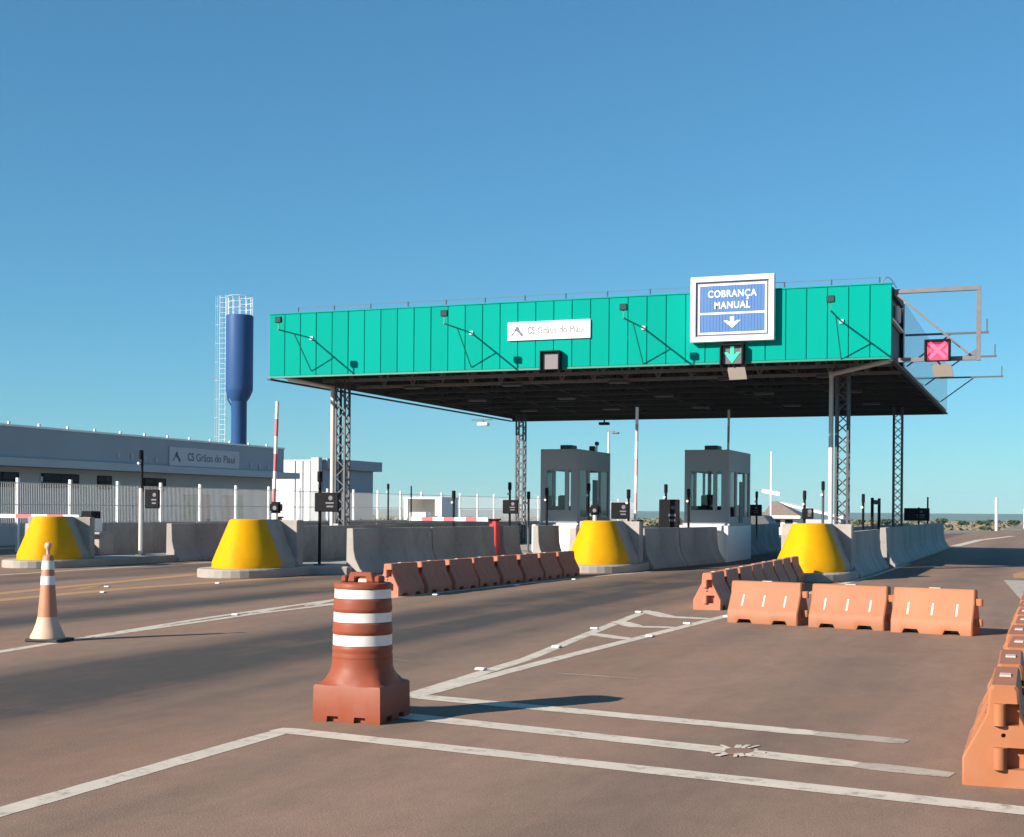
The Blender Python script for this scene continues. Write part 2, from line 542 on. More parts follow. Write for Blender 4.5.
# far plateau across the valley, its rim at eye level
hb = MB()
NH = 240
vs = []
for j, (r_, z_) in enumerate(((2250, -25.5), (2450, -15), (2650, -4), (2800, 0.8), (3100, 0.9))):
    for i in range(NH):
        a = 2 * math.pi * i / NH
        k_ = 1 + 0.03 * noise.noise(Vector((math.cos(a) * 6, math.sin(a) * 6, j * 0.3)))
        rr_ = min(r_ * k_, 3120)
        vs.append((rr_ * math.cos(a), rr_ * math.sin(a), z_ + (0.8 * noise.noise(Vector((math.cos(a) * 14, math.sin(a) * 14, 3.1))) if j >= 3 else 0)))
fs = []
for k in range(4):
    fs += [(k * NH + i, (k + 1) * NH + i, (k + 1) * NH + (i + 1) % NH, k * NH + (i + 1) % NH) for i in range(NH)]
hb.add(vs, fs)
hb.build('hills', M['bush'], kind='structure', smooth=60)


def sheet(name, poly, z, m, kind='structure'):
    mb = MB()
    mb.add([(x, y, z) for x, y in poly], [tuple(range(len(poly)))])
    return mb.build(name, m, kind=kind)

# plaza asphalt, narrowing beyond the canopy into a road that bends to the right
sheet('road', [(-30, -30), (14, -30), (14, 60), (12, 90), (8, 130), (9, 170), (16, 230), (34, 320), (27, 325), (9, 236), (1, 172), (-1, 130),
               (-7, 105), (-20, 85), (-28, 66)], 0.0, M['asphalt'])

def stripe(pts, w, m='road_white', z=0.002, name='road_marking', w2=None):
    """painted line through pts, width w (tapering to w2)"""
    mb = MB()
    # resample so that the paint edge can wander like a hand-rolled line
    q = []
    for a, b in zip(pts, pts[1:]):
        a, b = Vector(a), Vector(b)
        k = max(1, min(60, int((b - a).length / 0.12)))
        q += [tuple(a.lerp(b, j / k)) for j in range(k)]
    pts = q + [tuple(pts[-1])]
    er = random.Random(int(abs(pts[0][0] * 100 + pts[0][1] * 10)))
    n = len(pts)
    vs = []
    for i, p in enumerate(pts):
        a = Vector(pts[max(i - 1, 0)]); b = Vector(pts[min(i + 1, n - 1)])
        d = (b - a).normalized()
        s = Vector((-d.y, d.x))
        ww = (w if w2 is None else w + (w2 - w) * i / (n - 1)) * (0.72 if i in (0, n - 1) else 1) + er.uniform(-0.008, 0.008)
        for k in (-0.5, 0.5):
            q = Vector(p) + s * ww * k
            vs.append((q.x, q.y, z))
    fs = [(2 * i, 2 * i + 1, 2 * i + 3, 2 * i + 2) for i in range(n - 1)]
    mb.add(vs, fs)
    return mb.build(name, M[m], kind='structure')

# gore in front of the third island (plastic barrier row)
stripe([(-9.85, 3.0), (-9.98, 11.0), (-10.25, 13.0)], 0.14)
stripe([(-10.27, 13.0), (-10.62, 15.9), (-10.93, 20.3), (-11.15, 24.0), (-11.25, 30.5)], 0.13)
stripe([(-10.22, 13.05), (-10.45, 17.0), (-10.35, 20.5), (-9.72, 29.0), (-9.15, 33.0)], 0.14, z=0.0026)
stripe([(-10.95, 20.4), (-10.60, 18.6), (-10.42, 19.6)], 0.13, z=0.0014)
stripe([(-10.80, 18.4), (-10.55, 16.9), (-10.45, 17.6)], 0.12, z=0.0014)
# gore in front of the fourth island
stripe([(-4.74, -2.0), (-4.78, 8.12)], 0.16)
stripe([(-4.72, 10.0), (-4.62, 13.0), (-4.42, 17.0), (-4.28, 19.9), (-4.0, 30.0), (-3.86, 33.0), (-3.80, 42.0)], 0.15, z=0.0026)
stripe([(-4.78, 10.0), (-4.88, 13.0), (-5.30, 17.0), (-5.60, 20.1)], 0.14, z=0.0014)
stripe([(-5.22, 16.0), (-4.55, 15.5)], 0.24, z=0.0042)
stripe([(-5.40, 17.9), (-4.95, 17.2), (-4.45, 17.3)], 0.26, z=0.0042)
stripe([(-5.58, 19.9), (-5.0, 19.0), (-4.36, 18.9)], 0.28, z=0.0042)
# three cross bars in front of the drum
stripe([(-4.72, 10.02), (-1.45, 9.46)], 0.23, z=0.0032)
stripe([(-1.47, 9.463), (-0.85, 9.36)], 0.22, 'road_white_faint', z=0.0026)
stripe([(-4.62, 9.09), (-1.05, 8.39)], 0.23, z=0.0032)
stripe([(-1.07, 8.394), (-0.50, 8.28)], 0.22, 'road_white_faint', z=0.0026)
stripe([(-4.86, 8.13), (0.02, 7.41)], 0.21, z=0.0032)
stripe([(-0.02, 7.28), (0.05, 3.0)], 0.14, z=0.0026)
# worn yellow gore in front of the second island
stripe([(-15.55, 10.0), (-15.9, 15.0), (-16.8, 19.5), (-17.75, 26.2)], 0.38, 'road_yellow')
stripe([(-15.45, 10.0), (-15.50, 17.0), (-15.75, 21.0), (-15.35, 26.5)], 0.38, 'road_yellow', z=0.0014)
stripe([(-16.75, 21.5), (-16.3, 20.3), (-15.8, 21.2)], 0.16, 'road_yellow', z=0.0026)
# lane line far left and lines beyond the canopy
stripe([(-21.1, 14.0), (-21.15, 24.0), (-21.4, 29.0), (-21.4, 34.0)], 0.14, 'road_white')
stripe([(-3.95, 66.0), (-3.6, 82.0), (-2.2, 98.0)], 0.45, 'road_white')
stripe([(-0.2, 90.0), (0.8, 104.0), (3.2, 120.0)], 0.3, 'road_white_faint')
# gore in front of the island out of frame on the right
sheet('road_marking', [(-0.92, 33.0), (-0.42, 25.5), (-0.15, 25.5), (-0.1, 33.0)], 0.004, M['road_white_faint'])
sheet('dust_stain', [(-0.75, 34.2), (-0.35, 34.0), (-0.25, 36.4), (-0.6, 38.0), (-0.8, 36.6)], 0.004, M['road_yellow'])
# old scratches left on the asphalt by removed lines
stripe([(-6.6, 12.4), (-6.2, 12.45), (-5.8, 12.3)], 0.015, 'road_white_faint')
stripe([(-3.4, 11.9), (-4.2, 12.0)], 0.03, 'road_white_faint')

# road studs
def stud_mesh():
    mb = MB()
    mb.prism([(-0.05, 0), (0.05, 0), (0.03, 0.02), (-0.03, 0.02)], 'x', -0.048, 0.048)
    return mb.mesh('road_stud', M['stud'], bevel=0.006)
SM = stud_mesh()
stud_spots = [(-4.92, 11.9, 'on the gore tip beyond the drum'), (-4.98, 14.2, 'on the left gore line beyond the drum'), (-5.32, 16.6, 'beside the middle chevron of the right gore'),
              (-4.40, 15.9, 'on the right gore line before the barriers'), (-4.45, 17.9, 'on the right gore line nearer the barriers'), (-5.6, 19.6, 'on the left gore line by the barrier row end'), (-4.22, 19.3, 'under the corner where two barrier rows meet'),
              (-10.52, 16.5, 'on the long gore behind the drum'), (-10.3, 19.2, 'at the gore chevron left of the drum top'),
              (-9.92, 21.9, 'on the line below the near barrier of the long row'), (-9.75, 25.4, 'on the line below the middle of the long barrier row'), (-9.5, 28.2, 'on the line below the far end of the long barrier row'),
              (-16.35, 18.3, 'on the yellow gore right of the traffic cone'), (-16.3, 21.2, 'on the yellow gore nearest the second nose'), (-15.6, 17.0, 'on the yellow gore line left of the traffic cone'), (-15.3, 19.8, 'on the yellow gore near line between cone and drum'), (-15.2, 23.2, 'on the near yellow line below the second nose')]
for x, y, w in stud_spots:
    o = link('road_stud', SM, None, 'small white road stud ' + w, 'road stud', 'white road studs')
    o.location = (x, y, 0.007)
    o.rotation_euler = (0, 0, random.uniform(-0.3, 0.3))

# remains of a glued-down marker on the middle cross bar: dark patch with a broken ring of white adhesive
mb = MB()
mb.add([(0.09 * math.cos(t) * (1 + 0.15 * math.sin(3 * t)), 0.14 * math.sin(t) * (1 + 0.12 * math.sin(4 * t + 1)), 0.0) for t in [i * math.pi / 10 for i in range(20)]], [tuple(range(20))])
o = mb.build('tar_patch', M['asphalt'], kind='structure')
o.location = (-1.80, 8.56, 0.0048)
mb = MB()
ar = random.Random(5)
for k in range(13):
    t = k * 2 * math.pi / 13 + ar.uniform(-0.12, 0.12)
    c_, s_ = math.cos(t), math.sin(t)
    r0_, r1_ = 0.085 + ar.uniform(-.02, .03), 0.145 + ar.uniform(-.02, .045)
    w_ = ar.uniform(0.009, 0.018)
    n_ = Vector((-s_, c_))
    a_, b_ = Vector((c_ * r0_, s_ * r0_ * 1.45)), Vector((c_ * r1_, s_ * r1_ * 1.5))
    vs = [a_ - n_ * w_, b_ - n_ * w_ * 1.2, b_ + n_ * w_, a_ + n_ * w_ * 1.4]
    vs = [(v.x, v.y, z_) for z_ in (0.0, 0.0015) for v in vs]
    mb.add(vs, [(0, 3, 2, 1), (4, 5, 6, 7), (0, 1, 5, 4), (1, 2, 6, 5), (2, 3, 7, 6), (3, 0, 4, 7)])
o = mb.build('adhesive_ring', M['road_white'], kind='structure')
o.location = (-1.80, 8.56, 0.0056)

# ------------------------------------------------------------------ toll canopy
CX0, CX1, CY0, CY1, CZ0, CZ1 = -20.33, -3.46, 33.5, 52.2, 5.175, 6.89
canopy = thing('toll_canopy', 'toll plaza canopy with bright green panelled fascia on lattice columns', 'toll canopy', (0, 0, 0))
NP = 34
PW = (CX1 - CX0) / NP
pm = MB().box(0.006, PW - 0.006, 0, 0.05, CZ0, CZ1).mesh('fascia_panel', M['green'], bevel=0.012)
for i in range(NP):
    o = link('fascia_panel', pm, canopy)
    o.location = (CX0 + i * PW, CY0 + random.uniform(-0.003, 0.003), 0)
# back fascia
pmb = MB().box(0.006, PW - 0.006, 0, 0.05, CZ0, CZ1).mesh('back_panel', M['green'], bevel=0.012)
for i in range(NP):
    o = link('back_panel', pmb, canopy)
    o.location = (CX0 + i * PW, CY1, 0)
MB().box(CX0 + .02, CX1 - .02, CY0 + 0.06, CY0 + 0.09, CZ0 + 0.02, CZ1 - 0.02).build('fascia_backing', M['green_dark'], canopy)
MB().box(CX0 - 0.01, CX1 + 0.01, CY0 - 0.015, CY0 + 0.10, CZ1 + 0.002, CZ1 + 0.03).build('fascia_cap', M['green'], canopy)
MB().box(CX0 - 0.01, CX1 + 0.01, CY0 - 0.015, CY0 + 0.12, CZ0 - 0.05, CZ0 - 0.002).build('fascia_bottom_angle', M['green_dark'], canopy)
# side cladding: plain ribbed sheets, right and left
NS = 36
SBAY = 2.7
SW = (CY1 - 0.1 - (CY0 + SBAY)) / NS
MB().box(CX0 + 0.05, CX1 - 0.16, CY1 - 0.06, CY1 - 0.02, CZ0 - 0.02, CZ1 - 0.02).build('back_shade_sheet', M['truss'], canopy)  # dark sheet added to darken the underside and close gaps between back panels
MB().box(CX1 - 0.12, CX1 - 0.08, CY0 + 0.12, CY1 - 0.12, CZ0 + 0.0, CZ1 - 0.1).build('side_lining', M['truss'], canopy)
MB().box(CX0 + 0.08, CX0 + 0.12, CY0 + 0.12, CY1 - 0.12, CZ0 + 0.0, CZ1 - 0.1).build('side_lining', M['truss'], canopy)
sm = MB().box(0, 0.04, 0.004, SW - 0.004, CZ0 + 0.02, CZ1 - 0.05).mesh('side_panel', M['side_sheet'], bevel=0.008)
for i in range(NS):
    o = link('side_panel', sm, canopy)
    o.location = (CX1, CY0 + SBAY + i * SW, 0)
    o = link('side_panel', sm, canopy)
    o.location = (CX0 - 0.04, CY0 + SBAY + i * SW, 0)
# open end bay at the right front corner
BE = CY0 + SBAY - 0.03
MB().box(CX1 - 0.06, CX1 + 0.02, CY0 + 0.12, BE, CZ1 - 0.20, CZ1 - 0.06).build('corner_beam', M['truss'], canopy)
MB().box(CX1 - 0.06, CX1 + 0.02, CY0 + 0.12, BE, CZ1 - 0.84, CZ1 - 0.78).build('corner_rail', M['pipe_white'], canopy)
for yy in (1.35, 1.75):
    MB().tube((CX1 - 0.02, CY0 + yy, CZ1 - 0.70), (CX1 - 0.02, CY0 + yy, CZ1 - 0.34), 0.06, 10).build('corner_tube', M['pipe_white'], canopy)
# roof deck and perimeter angle
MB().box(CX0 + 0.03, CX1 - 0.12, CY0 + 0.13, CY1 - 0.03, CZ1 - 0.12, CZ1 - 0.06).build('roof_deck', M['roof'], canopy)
MB().box(CX1 - 0.06, CX1 + 0.06, CY0 + 0.0, CY1, CZ0 - 0.10, CZ0 - 0.06).build('edge_beam', M['truss'], canopy)
MB().box(CX0 - 0.06, CX0 + 0.06, CY0 + 0.0, CY1, CZ0 - 0.10, CZ0 - 0.06).build('edge_beam', M['truss'], canopy)
MB().box(CX0 + 0.07, CX1 - 0.07, CY1 - 0.1, CY1 + 0.06, CZ0 - 0.10, CZ0 - 0.005).build('edge_beam', M['truss'], canopy)
# trusses: along X (8) and along Y (6)
def truss_mesh(L, zb, zt, pitch, r):
    mb = MB()
    mb.bar((0, 0, zb), (L, 0, zb), r * 2, r * 2)
    mb.bar((0, 0, zt), (L, 0, zt), r * 2, r * 2)
    n = int(L / pitch)
    for i in range(n):
        x0, x1, xm = i * L / n, (i + 1) * L / n, (i + 0.5) * L / n
        mb.bar((x0, 0, zb), (xm, 0, zt), r * 1.2, r * 1.2)
        mb.bar((xm, 0, zt), (x1, 0, zb), r * 1.2, r * 1.2)
    return mb.mesh('roof_truss', M['truss'])
TL = CX1 - CX0 - 0.3
tm = truss_mesh(TL, CZ0 + 0.12, CZ1 - 0.25, 0.95, 0.045)
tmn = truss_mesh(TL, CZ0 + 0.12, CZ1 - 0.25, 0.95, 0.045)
tmn.materials[0] = M['truss_bounce_tint']  # front rows carry the painted bounce light
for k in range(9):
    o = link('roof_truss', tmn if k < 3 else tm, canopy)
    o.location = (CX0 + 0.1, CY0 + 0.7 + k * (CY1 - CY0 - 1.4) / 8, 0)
TL2 = CY1 - CY0 - 0.3
tm2 = truss_mesh(TL2, CZ0 + 0.22, CZ1 - 0.35, 1.1, 0.045)
for k in range(7):
    o = link('roof_truss', tm2, canopy)
    o.location = (CX0 + 0.3 + k * (CX1 - CX0 - 0.75) / 6, CY0 + 0.2, 0)
    o.rotation_euler = (0, 0, R(90))
# purlins under the deck
pu = MB().box(0, CX1 - CX0 - 0.3, -0.03, 0.03, CZ1 - 0.22, CZ1 - 0.13).mesh('purlin', M['truss'])
for k in range(14):
    o = link('purlin', pu, canopy)
    o.location = (CX0 + 0.1, CY0 + 0.35 + k * 1.38, 0)
# lattice columns
COLW = 0.29
def column(x, y, zb):
    c = link('lattice_column', None, canopy)
    c.location = (x, y, 0)
    h = COLW / 2
    ch = MB().box(-0.028, 0.028, -0.028, 0.028, 0, CZ0 + 0.1 - zb)
    cm = ch.mesh('chord', M['lattice'])
    for sx in (-1, 1):
        for sy in (-1, 1):
            o = link('chord', cm, c)
            o.location = (sx * h, sy * h, zb)
    n = 18
    seg = (CZ0 - zb) / n
    dm = MB().bar((-h, 0, 0), (h, 0, seg), 0.03, 0.022, up=(0, 1, 0)).mesh('brace', M['lattice'])
    for i in range(n):
        for k in range(4):
            o = link('brace', dm, c)
            o.rotation_euler = (0, 0, R(90) * k)
            off = Vector((0, -h - 0.005, 0))
            off.rotate(Matrix.Rotation(R(90) * k, 3, 'Z'))
            o.location = (off.x, off.y, zb + i * seg)
            if i % 2:
                o.scale = (-1, 1, 1)
    MB().box(-h - 0.12, h + 0.12, -h - 0.12, h + 0.12, zb - 0.03, zb).build('base_plate', M['lattice'], c)
    return c
COLS = [(-19.45, 36.2), (-4.95, 36.25), (-19.45, 51.0), (-5.02, 51.0)]
for x, y in COLS:
    column(x, y, 0.22)
# drain pipes beside the two front columns, bent at the top towards the fascia
for (x, y), tox, bot in ((COLS[0], CX0 + 0.55, 0.22), (COLS[1], CX1 - 0.05, 0.22)):
    mb = MB()
    px, py = x - 0.28, y - 0.10
    mb.tube((px, py, bot), (px, py, 5.06), 0.062, 10)
    mb.tube((px, py, 5.06), (tox, CY0 + 0.15, 5.10), 0.062, 10)
    mb.tube((px, py, 4.99), (px, py, 5.12), 0.075, 10)
    mb.build('drain_pipe', M['pipe_white'], canopy, smooth=40)
# lifeline posts and cable on top of the fascia
rm = MB().tube((0, 0, 0), (0, 0, 0.13), 0.018, 6).mesh('lifeline_post', M['dark_grey'])
for k in range(15):
    o = link('lifeline_post', rm, canopy)
    o.location = (CX0 + 0.9 + k * 1.12, CY0 + 0.04, CZ1 + 0.05)
MB().tube((CX0 + 0.9, CY0 + 0.04, CZ1 + 0.17), (CX1 - 0.3, CY0 + 0.04, CZ1 + 0.17), 0.006, 5).build('lifeline_cable', M['steel'], canopy)
mb = MB()
pts = [(CX1 - 0.35 + 0.42 * t, CY0 + 0.3, CZ1 - 0.05 + 0.26 * math.sin(math.pi * t)) for t in [i / 8 for i in range(9)]]
for a, b in zip(pts, pts[1:]):
    mb.tube(a, b, 0.012, 5)
mb.build('cable_loop', M['dark_grey'], canopy)
# luminaires under the canopy
lm = MB().box(-0.3, 0.3, -0.15, 0.15, -0.08, 0.0).mesh('luminaire', M['dark_grey'], bevel=0.02)
for lx in (-18, -14.8, -11.5, -8.3, -5.6):
    for ly in (38.0, 43.0, 48.0):
        o = link('luminaire', lm, canopy)
        o.location = (lx, ly, CZ0 + 0.06)

# bracket arms that stick out of the fascia (front) and of the right side
def bracket_arm(L):
    r = thing('bracket_arm', 'x', 'bracket arm')
    MB().bar((0, 0, 0), (0, -L, 0.02), 0.03, 0.03).build('arm', M['green_dark'], r)
    MB().bar((0, -L * 0.52, 0), (0, -0.01, -0.90), 0.022, 0.022).build('strut', M['green_dark'], r)
    MB().bar((0, -L + 0.04, 0.02), (0, -L + 0.04, 0.26), 0.025, 0.025, up=(0, 1, 0)).build('post', M['green_dark'], r)
    MB().box(-0.095, 0.095, -L - 0.02, -L + 0.08, 0.20, 0.36).build('sensor_box', M['sensor'], r, bevel=0.015)
    MB().box(-0.05, 0.05, -0.03, 0.0, -0.05, 0.05).build('wall_plate', M['side_sheet'], r)
    return r
arm0 = bracket_arm(1.80)
spots = [(-18.98, 6.19, 'leftmost of four'), (-14.19, 6.15, 'second from left of four'), (-9.50, 6.09, 'third from left of four'), (-4.62, 6.05, 'rightmost of four')]
for i, (x, z, w) in enumerate(spots):
    lab = 'bracket arm with sensor box on the green fascia, ' + w
    o = arm0 if i == 0 else dup(arm0, (0, 0, 0))
    o.location = (x, CY0 - 0.004, z)
    o['label'] = lab
    o['group'] = 'bracket arms along the canopy'
def side_arm():
    r = thing('side_bracket_arm', 'x', 'bracket arm')
    MB().bar((0.04, 0, 0), (2.05, 0, 0), 0.05, 0.05).build('arm', M['dark_grey'], r)
    MB().bar((1.15, 0, 0), (0.06, 0, -0.80), 0.035, 0.035, up=(0, 1, 0)).build('strut', M['dark_grey'], r)
    MB().bar((2.0, 0, 0), (2.0, 0, 0.34), 0.035, 0.035, up=(0, 1, 0)).build('post', M['dark_grey'], r)
    return r
sa = side_arm()
for i, (y, w) in enumerate(((36.6, 'nearest of three, behind the sign frame'), (42.2, 'middle of three, behind the red cross'), (48.5, 'farthest of three, above the back column'))):
    o = sa if i == 0 else dup(sa, (0, 0, 0))
    o.location = (CX1 + 0.0, y, 6.05)
    o['label'] = 'thin bracket arm on canopy right side, ' + w
    o['group'] = 'bracket arms on the canopy side'

# ---------- signs on the fascia
def name_board(name, label, w, h, parts_mat, tsize, big=True):
    # logo of two strokes, then the company name
    """board in the local XZ plane, facing -Y"""
    r = thing(name, label, 'sign')
    MB().box(-w / 2, w / 2, -0.05, 0.0, -h / 2, h / 2).build('board', parts_mat, r, bevel=0.008)
    lx = -w / 2 + w * 0.04
    s = min(h * 0.52, w * 0.12)
    def chev(pts, nm, m):
        MB().prism(pts, 'y', -0.058, -0.052).build(nm, m, r)
    chev([(lx, -s * .42), (lx + s * .5, -s * .02), (lx + s * .62, s * .22), (lx + s * .32, -s * .08), (lx + s * .1, -s * .5)], 'logo_stroke', M['red_print'] if not big else M['grey_print'])
    chev([(lx + s * .42, s * .10), (lx + s * .62, s * .52), (lx + s * .84, s * .46), (lx + s * 1.0, s * .05), (lx + s * 1.38, -s * .38), (lx + s * 1.20, -s * .58), (lx + s * .78, -s * .08)], 'logo_stroke', M['navy'] if not big else M['grey_print'])
    def txt(s_, x, size, m, bold, wd):
        me = text_mesh(s_, size, m, 0.003, 'LEFT', bold, 1.0, wd)
        o = link('lettering', me, r)
        o.rotation_euler = (R(90), 0, 0)
        o.location = (x, -0.054, 0.0)
    txt('CS', lx + w * 0.205, tsize, M['navy'] if not big else M['grey_print'], 0.005, w * 0.085)
    txt('Grãos do Piauí', lx + w * 0.325, tsize, M['grey_print'] if not big else M['grey_print_light'], 0.002, w * 0.57)
    return r
o = name_board('name_board', 'white company name board on the middle of the green fascia', 2.26, 0.48, M['sign_white'], 0.25)
o.location = (-12.02, CY0 - 0.004, 6.135)

sg = thing('lane_sign', 'blue COBRANÇA MANUAL sign with white frame and down arrow', 'sign', (-7.22, CY0 - 0.004, 6.455))
W_, H_ = 2.06, 1.60
D0 = -0.22
mb = MB()
fr = 0.13
mb.box(-W_ / 2, W_ / 2, D0, -0.02, H_ / 2 - fr, H_ / 2)
mb.box(-W_ / 2, W_ / 2, D0, -0.02, -H_ / 2, -H_ / 2 + fr)
mb.box(-W_ / 2, -W_ / 2 + fr, D0, -0.02, -H_ / 2 + fr, H_ / 2 - fr)
mb.box(W_ / 2 - fr, W_ / 2, D0, -0.02, -H_ / 2 + fr, H_ / 2 - fr)
mb.build('frame', M['sign_white'], sg, bevel=0.012)
iw, ih = W_ / 2 - fr - 0.004, H_ / 2 - fr - 0.004
MB().box(-iw, iw, D0 + 0.06, D0 + 0.10, -ih, ih).build('edge_lining', M['sign_brown'], sg)
mb = MB()
g = 0.035
nst = 22
fw_ = 2 * (iw - g) / nst
for k in range(nst):
    x0 = -(iw - g) + k * fw_
    mb.box(x0 + 0.003, x0 + fw_ - 0.003, D0 + 0.046, D0 + 0.058, -(ih - g), ih - g)
mb.build('blue_face', M['sign_blue'], sg)
mb = MB()
b0 = g + 0.015
for (x0, x1, z0, z1) in ((-iw + b0, iw - b0, ih - b0 - 0.045, ih - b0), (-iw + b0, iw - b0, -ih + b0, -ih + b0 + 0.045),
                         (-iw + b0, -iw + b0 + 0.045, -ih + b0 + 0.046, ih - b0 - 0.046), (iw - b0 - 0.045, iw - b0, -ih + b0 + 0.046, ih - b0 - 0.046),
                         (-iw + b0 + 0.046, iw - b0 - 0.046, -0.13, -0.085)):
    mb.box(x0, x1, D0 + 0.038, D0 + 0.044, z0, z1)
mb.build('white_border', M['sign_white'], sg)
for s_, z, wd in (('COBRANÇA', 0.36, 1.20), ('MANUAL', 0.08, 0.88)):
    me = text_mesh(s_, 0.235, M['sign_white'], 0.003, 'CENTER', 0.0045, 1.1, width=wd)
    o = link('lettering', me, sg)
    o.rotation_euler = (R(90), 0, 0)
    o.location = (0.0, D0 + 0.040, z)
MB().prism([(0.365, 0.268), (0.395, 0.268), (0.405, 0.235), (0.385, 0.212), (0.35, 0.212), (0.35, 0.228), (0.375, 0.232)], 'y', D0 + 0.036, D0 + 0.042).build('cedilla', M['sign_white'], sg)
MB().prism([(-0.05, -0.19), (0.05, -0.19), (0.05, -0.33), (0.12, -0.29), (0.21, -0.29), (0, -0.47), (-0.21, -0.29), (-0.12, -0.29), (-0.05, -0.33)], 'y', D0 + 0.037, D0 + 0.043).build('arrow', M['sign_white'], sg)

# ---------- lane signals
def signal(loc, label, kind):
    r = thing('lane_signal', label, 'lane signal', loc, 0, 'lane signals of the toll plaza')
    w, h, d = (0.27, 0.245, 0.22) if kind == 'off' else (0.29, 0.25, 0.24)
    mb = MB()
    mb.box(-w, w, -0.10, 0.0, -h, h)
    t = 0.045
    mb.box(-w, w, -d, -0.101, h - t, h)
    mb.box(-w, -w + t, -d, -0.101, -h, h - t - 0.001)
    mb.box(w - t, w, -d, -0.101, -h, h - t - 0.001)
    mb.build('housing', M['black'], r, bevel=0.008)
    MB().box(-w + t + 0.01, w - t - 0.01, -0.125, -0.101, -h + 0.02, h - t - 0.01).build('led_panel', M['led_off'] if kind == 'off' else (M['led_red_dim'] if kind == 'red' else M['dark_grey']), r)
    if kind == 'green':
        MB().prism([(-0.045, 0.19), (0.045, 0.19), (0.045, -0.02), (0.12, 0.05), (0.20, 0.05), (0.0, -0.215), (-0.20, 0.05), (-0.12, 0.05), (-0.045, -0.02)], 'y', -0.14, -0.127).build('led_arrow', M['led_green'], r)
        for s in (-1, 1):
            MB().box(s * 0.21 - 0.02, s * 0.21 + 0.02, -0.135, -0.126, 0.02, 0.2).build('led_side_strip', M['led_off'], r)
    if kind == 'red':
        a = 0.185
        for s in (-1, 1):
            MB().bar((-a, -0.132, -s * a), (a, -0.132 - 0.004 * s, s * a), 0.012, 0.085, up=(-s * 1, 0, 1)).build('led_cross_bar', M['led_red'], r)
        for s in (-1, 1):
            MB().prism([(s * 0.23, 0.10), (s * 0.23, -0.10), (s * 0.13, 0.0)], 'y', -0.135, -0.127).build('led_wedge', M['led_red'], r)
    if kind != 'off':
        MB().prism([(-0.14, -0.31), (0.30, -0.31), (0.36, -0.61), (-0.08, -0.62)], 'y', -0.06, -0.02).build('beige_plate', M['beige'], r, bevel=0.006)
        MB().bar((0, -0.05, -h), (0.06, -0.05, -0.32), 0.04, 0.04).build('hanger', M['black'], r)
    return r
signal((-11.93, CY0 - 0.004, 5.345), 'unlit square lane signal under the white name board', 'off')
signal((-7.22, CY0 - 0.004, 5.34), 'lit green arrow lane signal below the blue sign', 'green')
signal((-2.42, CY0 + 0.10, 5.285), 'lit red cross lane signal right of the canopy', 'red')

# ---------- empty sign frame, right of the fascia
ef = thing('empty_sign_frame', 'empty grey rectangular sign frame standing out from the canopy right end', 'sign frame', (CX1, CY0 + 0.25, 0))
MB().bar((0.03, 0, 6.735), (1.98, 0, 6.735), 0.10, 0.10).build('top_rail', M['steel'], ef)
MB().bar((1.93, 0, 6.68), (1.93, 0, 5.05), 0.10, 0.10, up=(0, 1, 0)).build('outer_post', M['steel'], ef)
MB().bar((0.03, 0, 5.11), (1.875, 0, 5.11), 0.09, 0.10).build('bottom_rail', M['steel'], ef)
MB().bar((0.12, -0.09, 6.64), (1.72, -0.09, 5.20), 0.05, 0.05, up=(0, 1, 0)).build('diagonal_brace', M['steel'], ef)
MB().prism([(1.875, 5.17), (1.875, 5.32), (1.66, 5.17)], 'y', -0.03, 0.03).build('gusset', M['steel'], ef)

# floodlights at the back edge
def floodlight(loc, label, m, s=1.0):
    r = thing('floodlight', label, 'floodlight', loc)
    MB().box(-0.22 * s, 0.22 * s, -0.14 * s, 0.14 * s, -0.24 * s, -0.12 * s).build('lamp_body', M[m], r, bevel=0.02)
    MB().bar((0, 0, 0), (0, 0, -0.13 * s), 0.05, 0.05, up=(0, 1, 0)).build('stem', M['dark_grey'], r)
    MB().bar((-0.5 * s, 0, 0), (0.35 * s, 0, 0), 0.05, 0.05).build('crossbar', M['dark_grey'], r)
    return r
floodlight((-20.9, 50.6, 5.06), 'white floodlight under the canopy back left corner', 'white', 1.0)
floodlight((-16.2, 51.6, 5.06), 'dark floodlight under the canopy back edge above the left booth', 'black', 0.9)

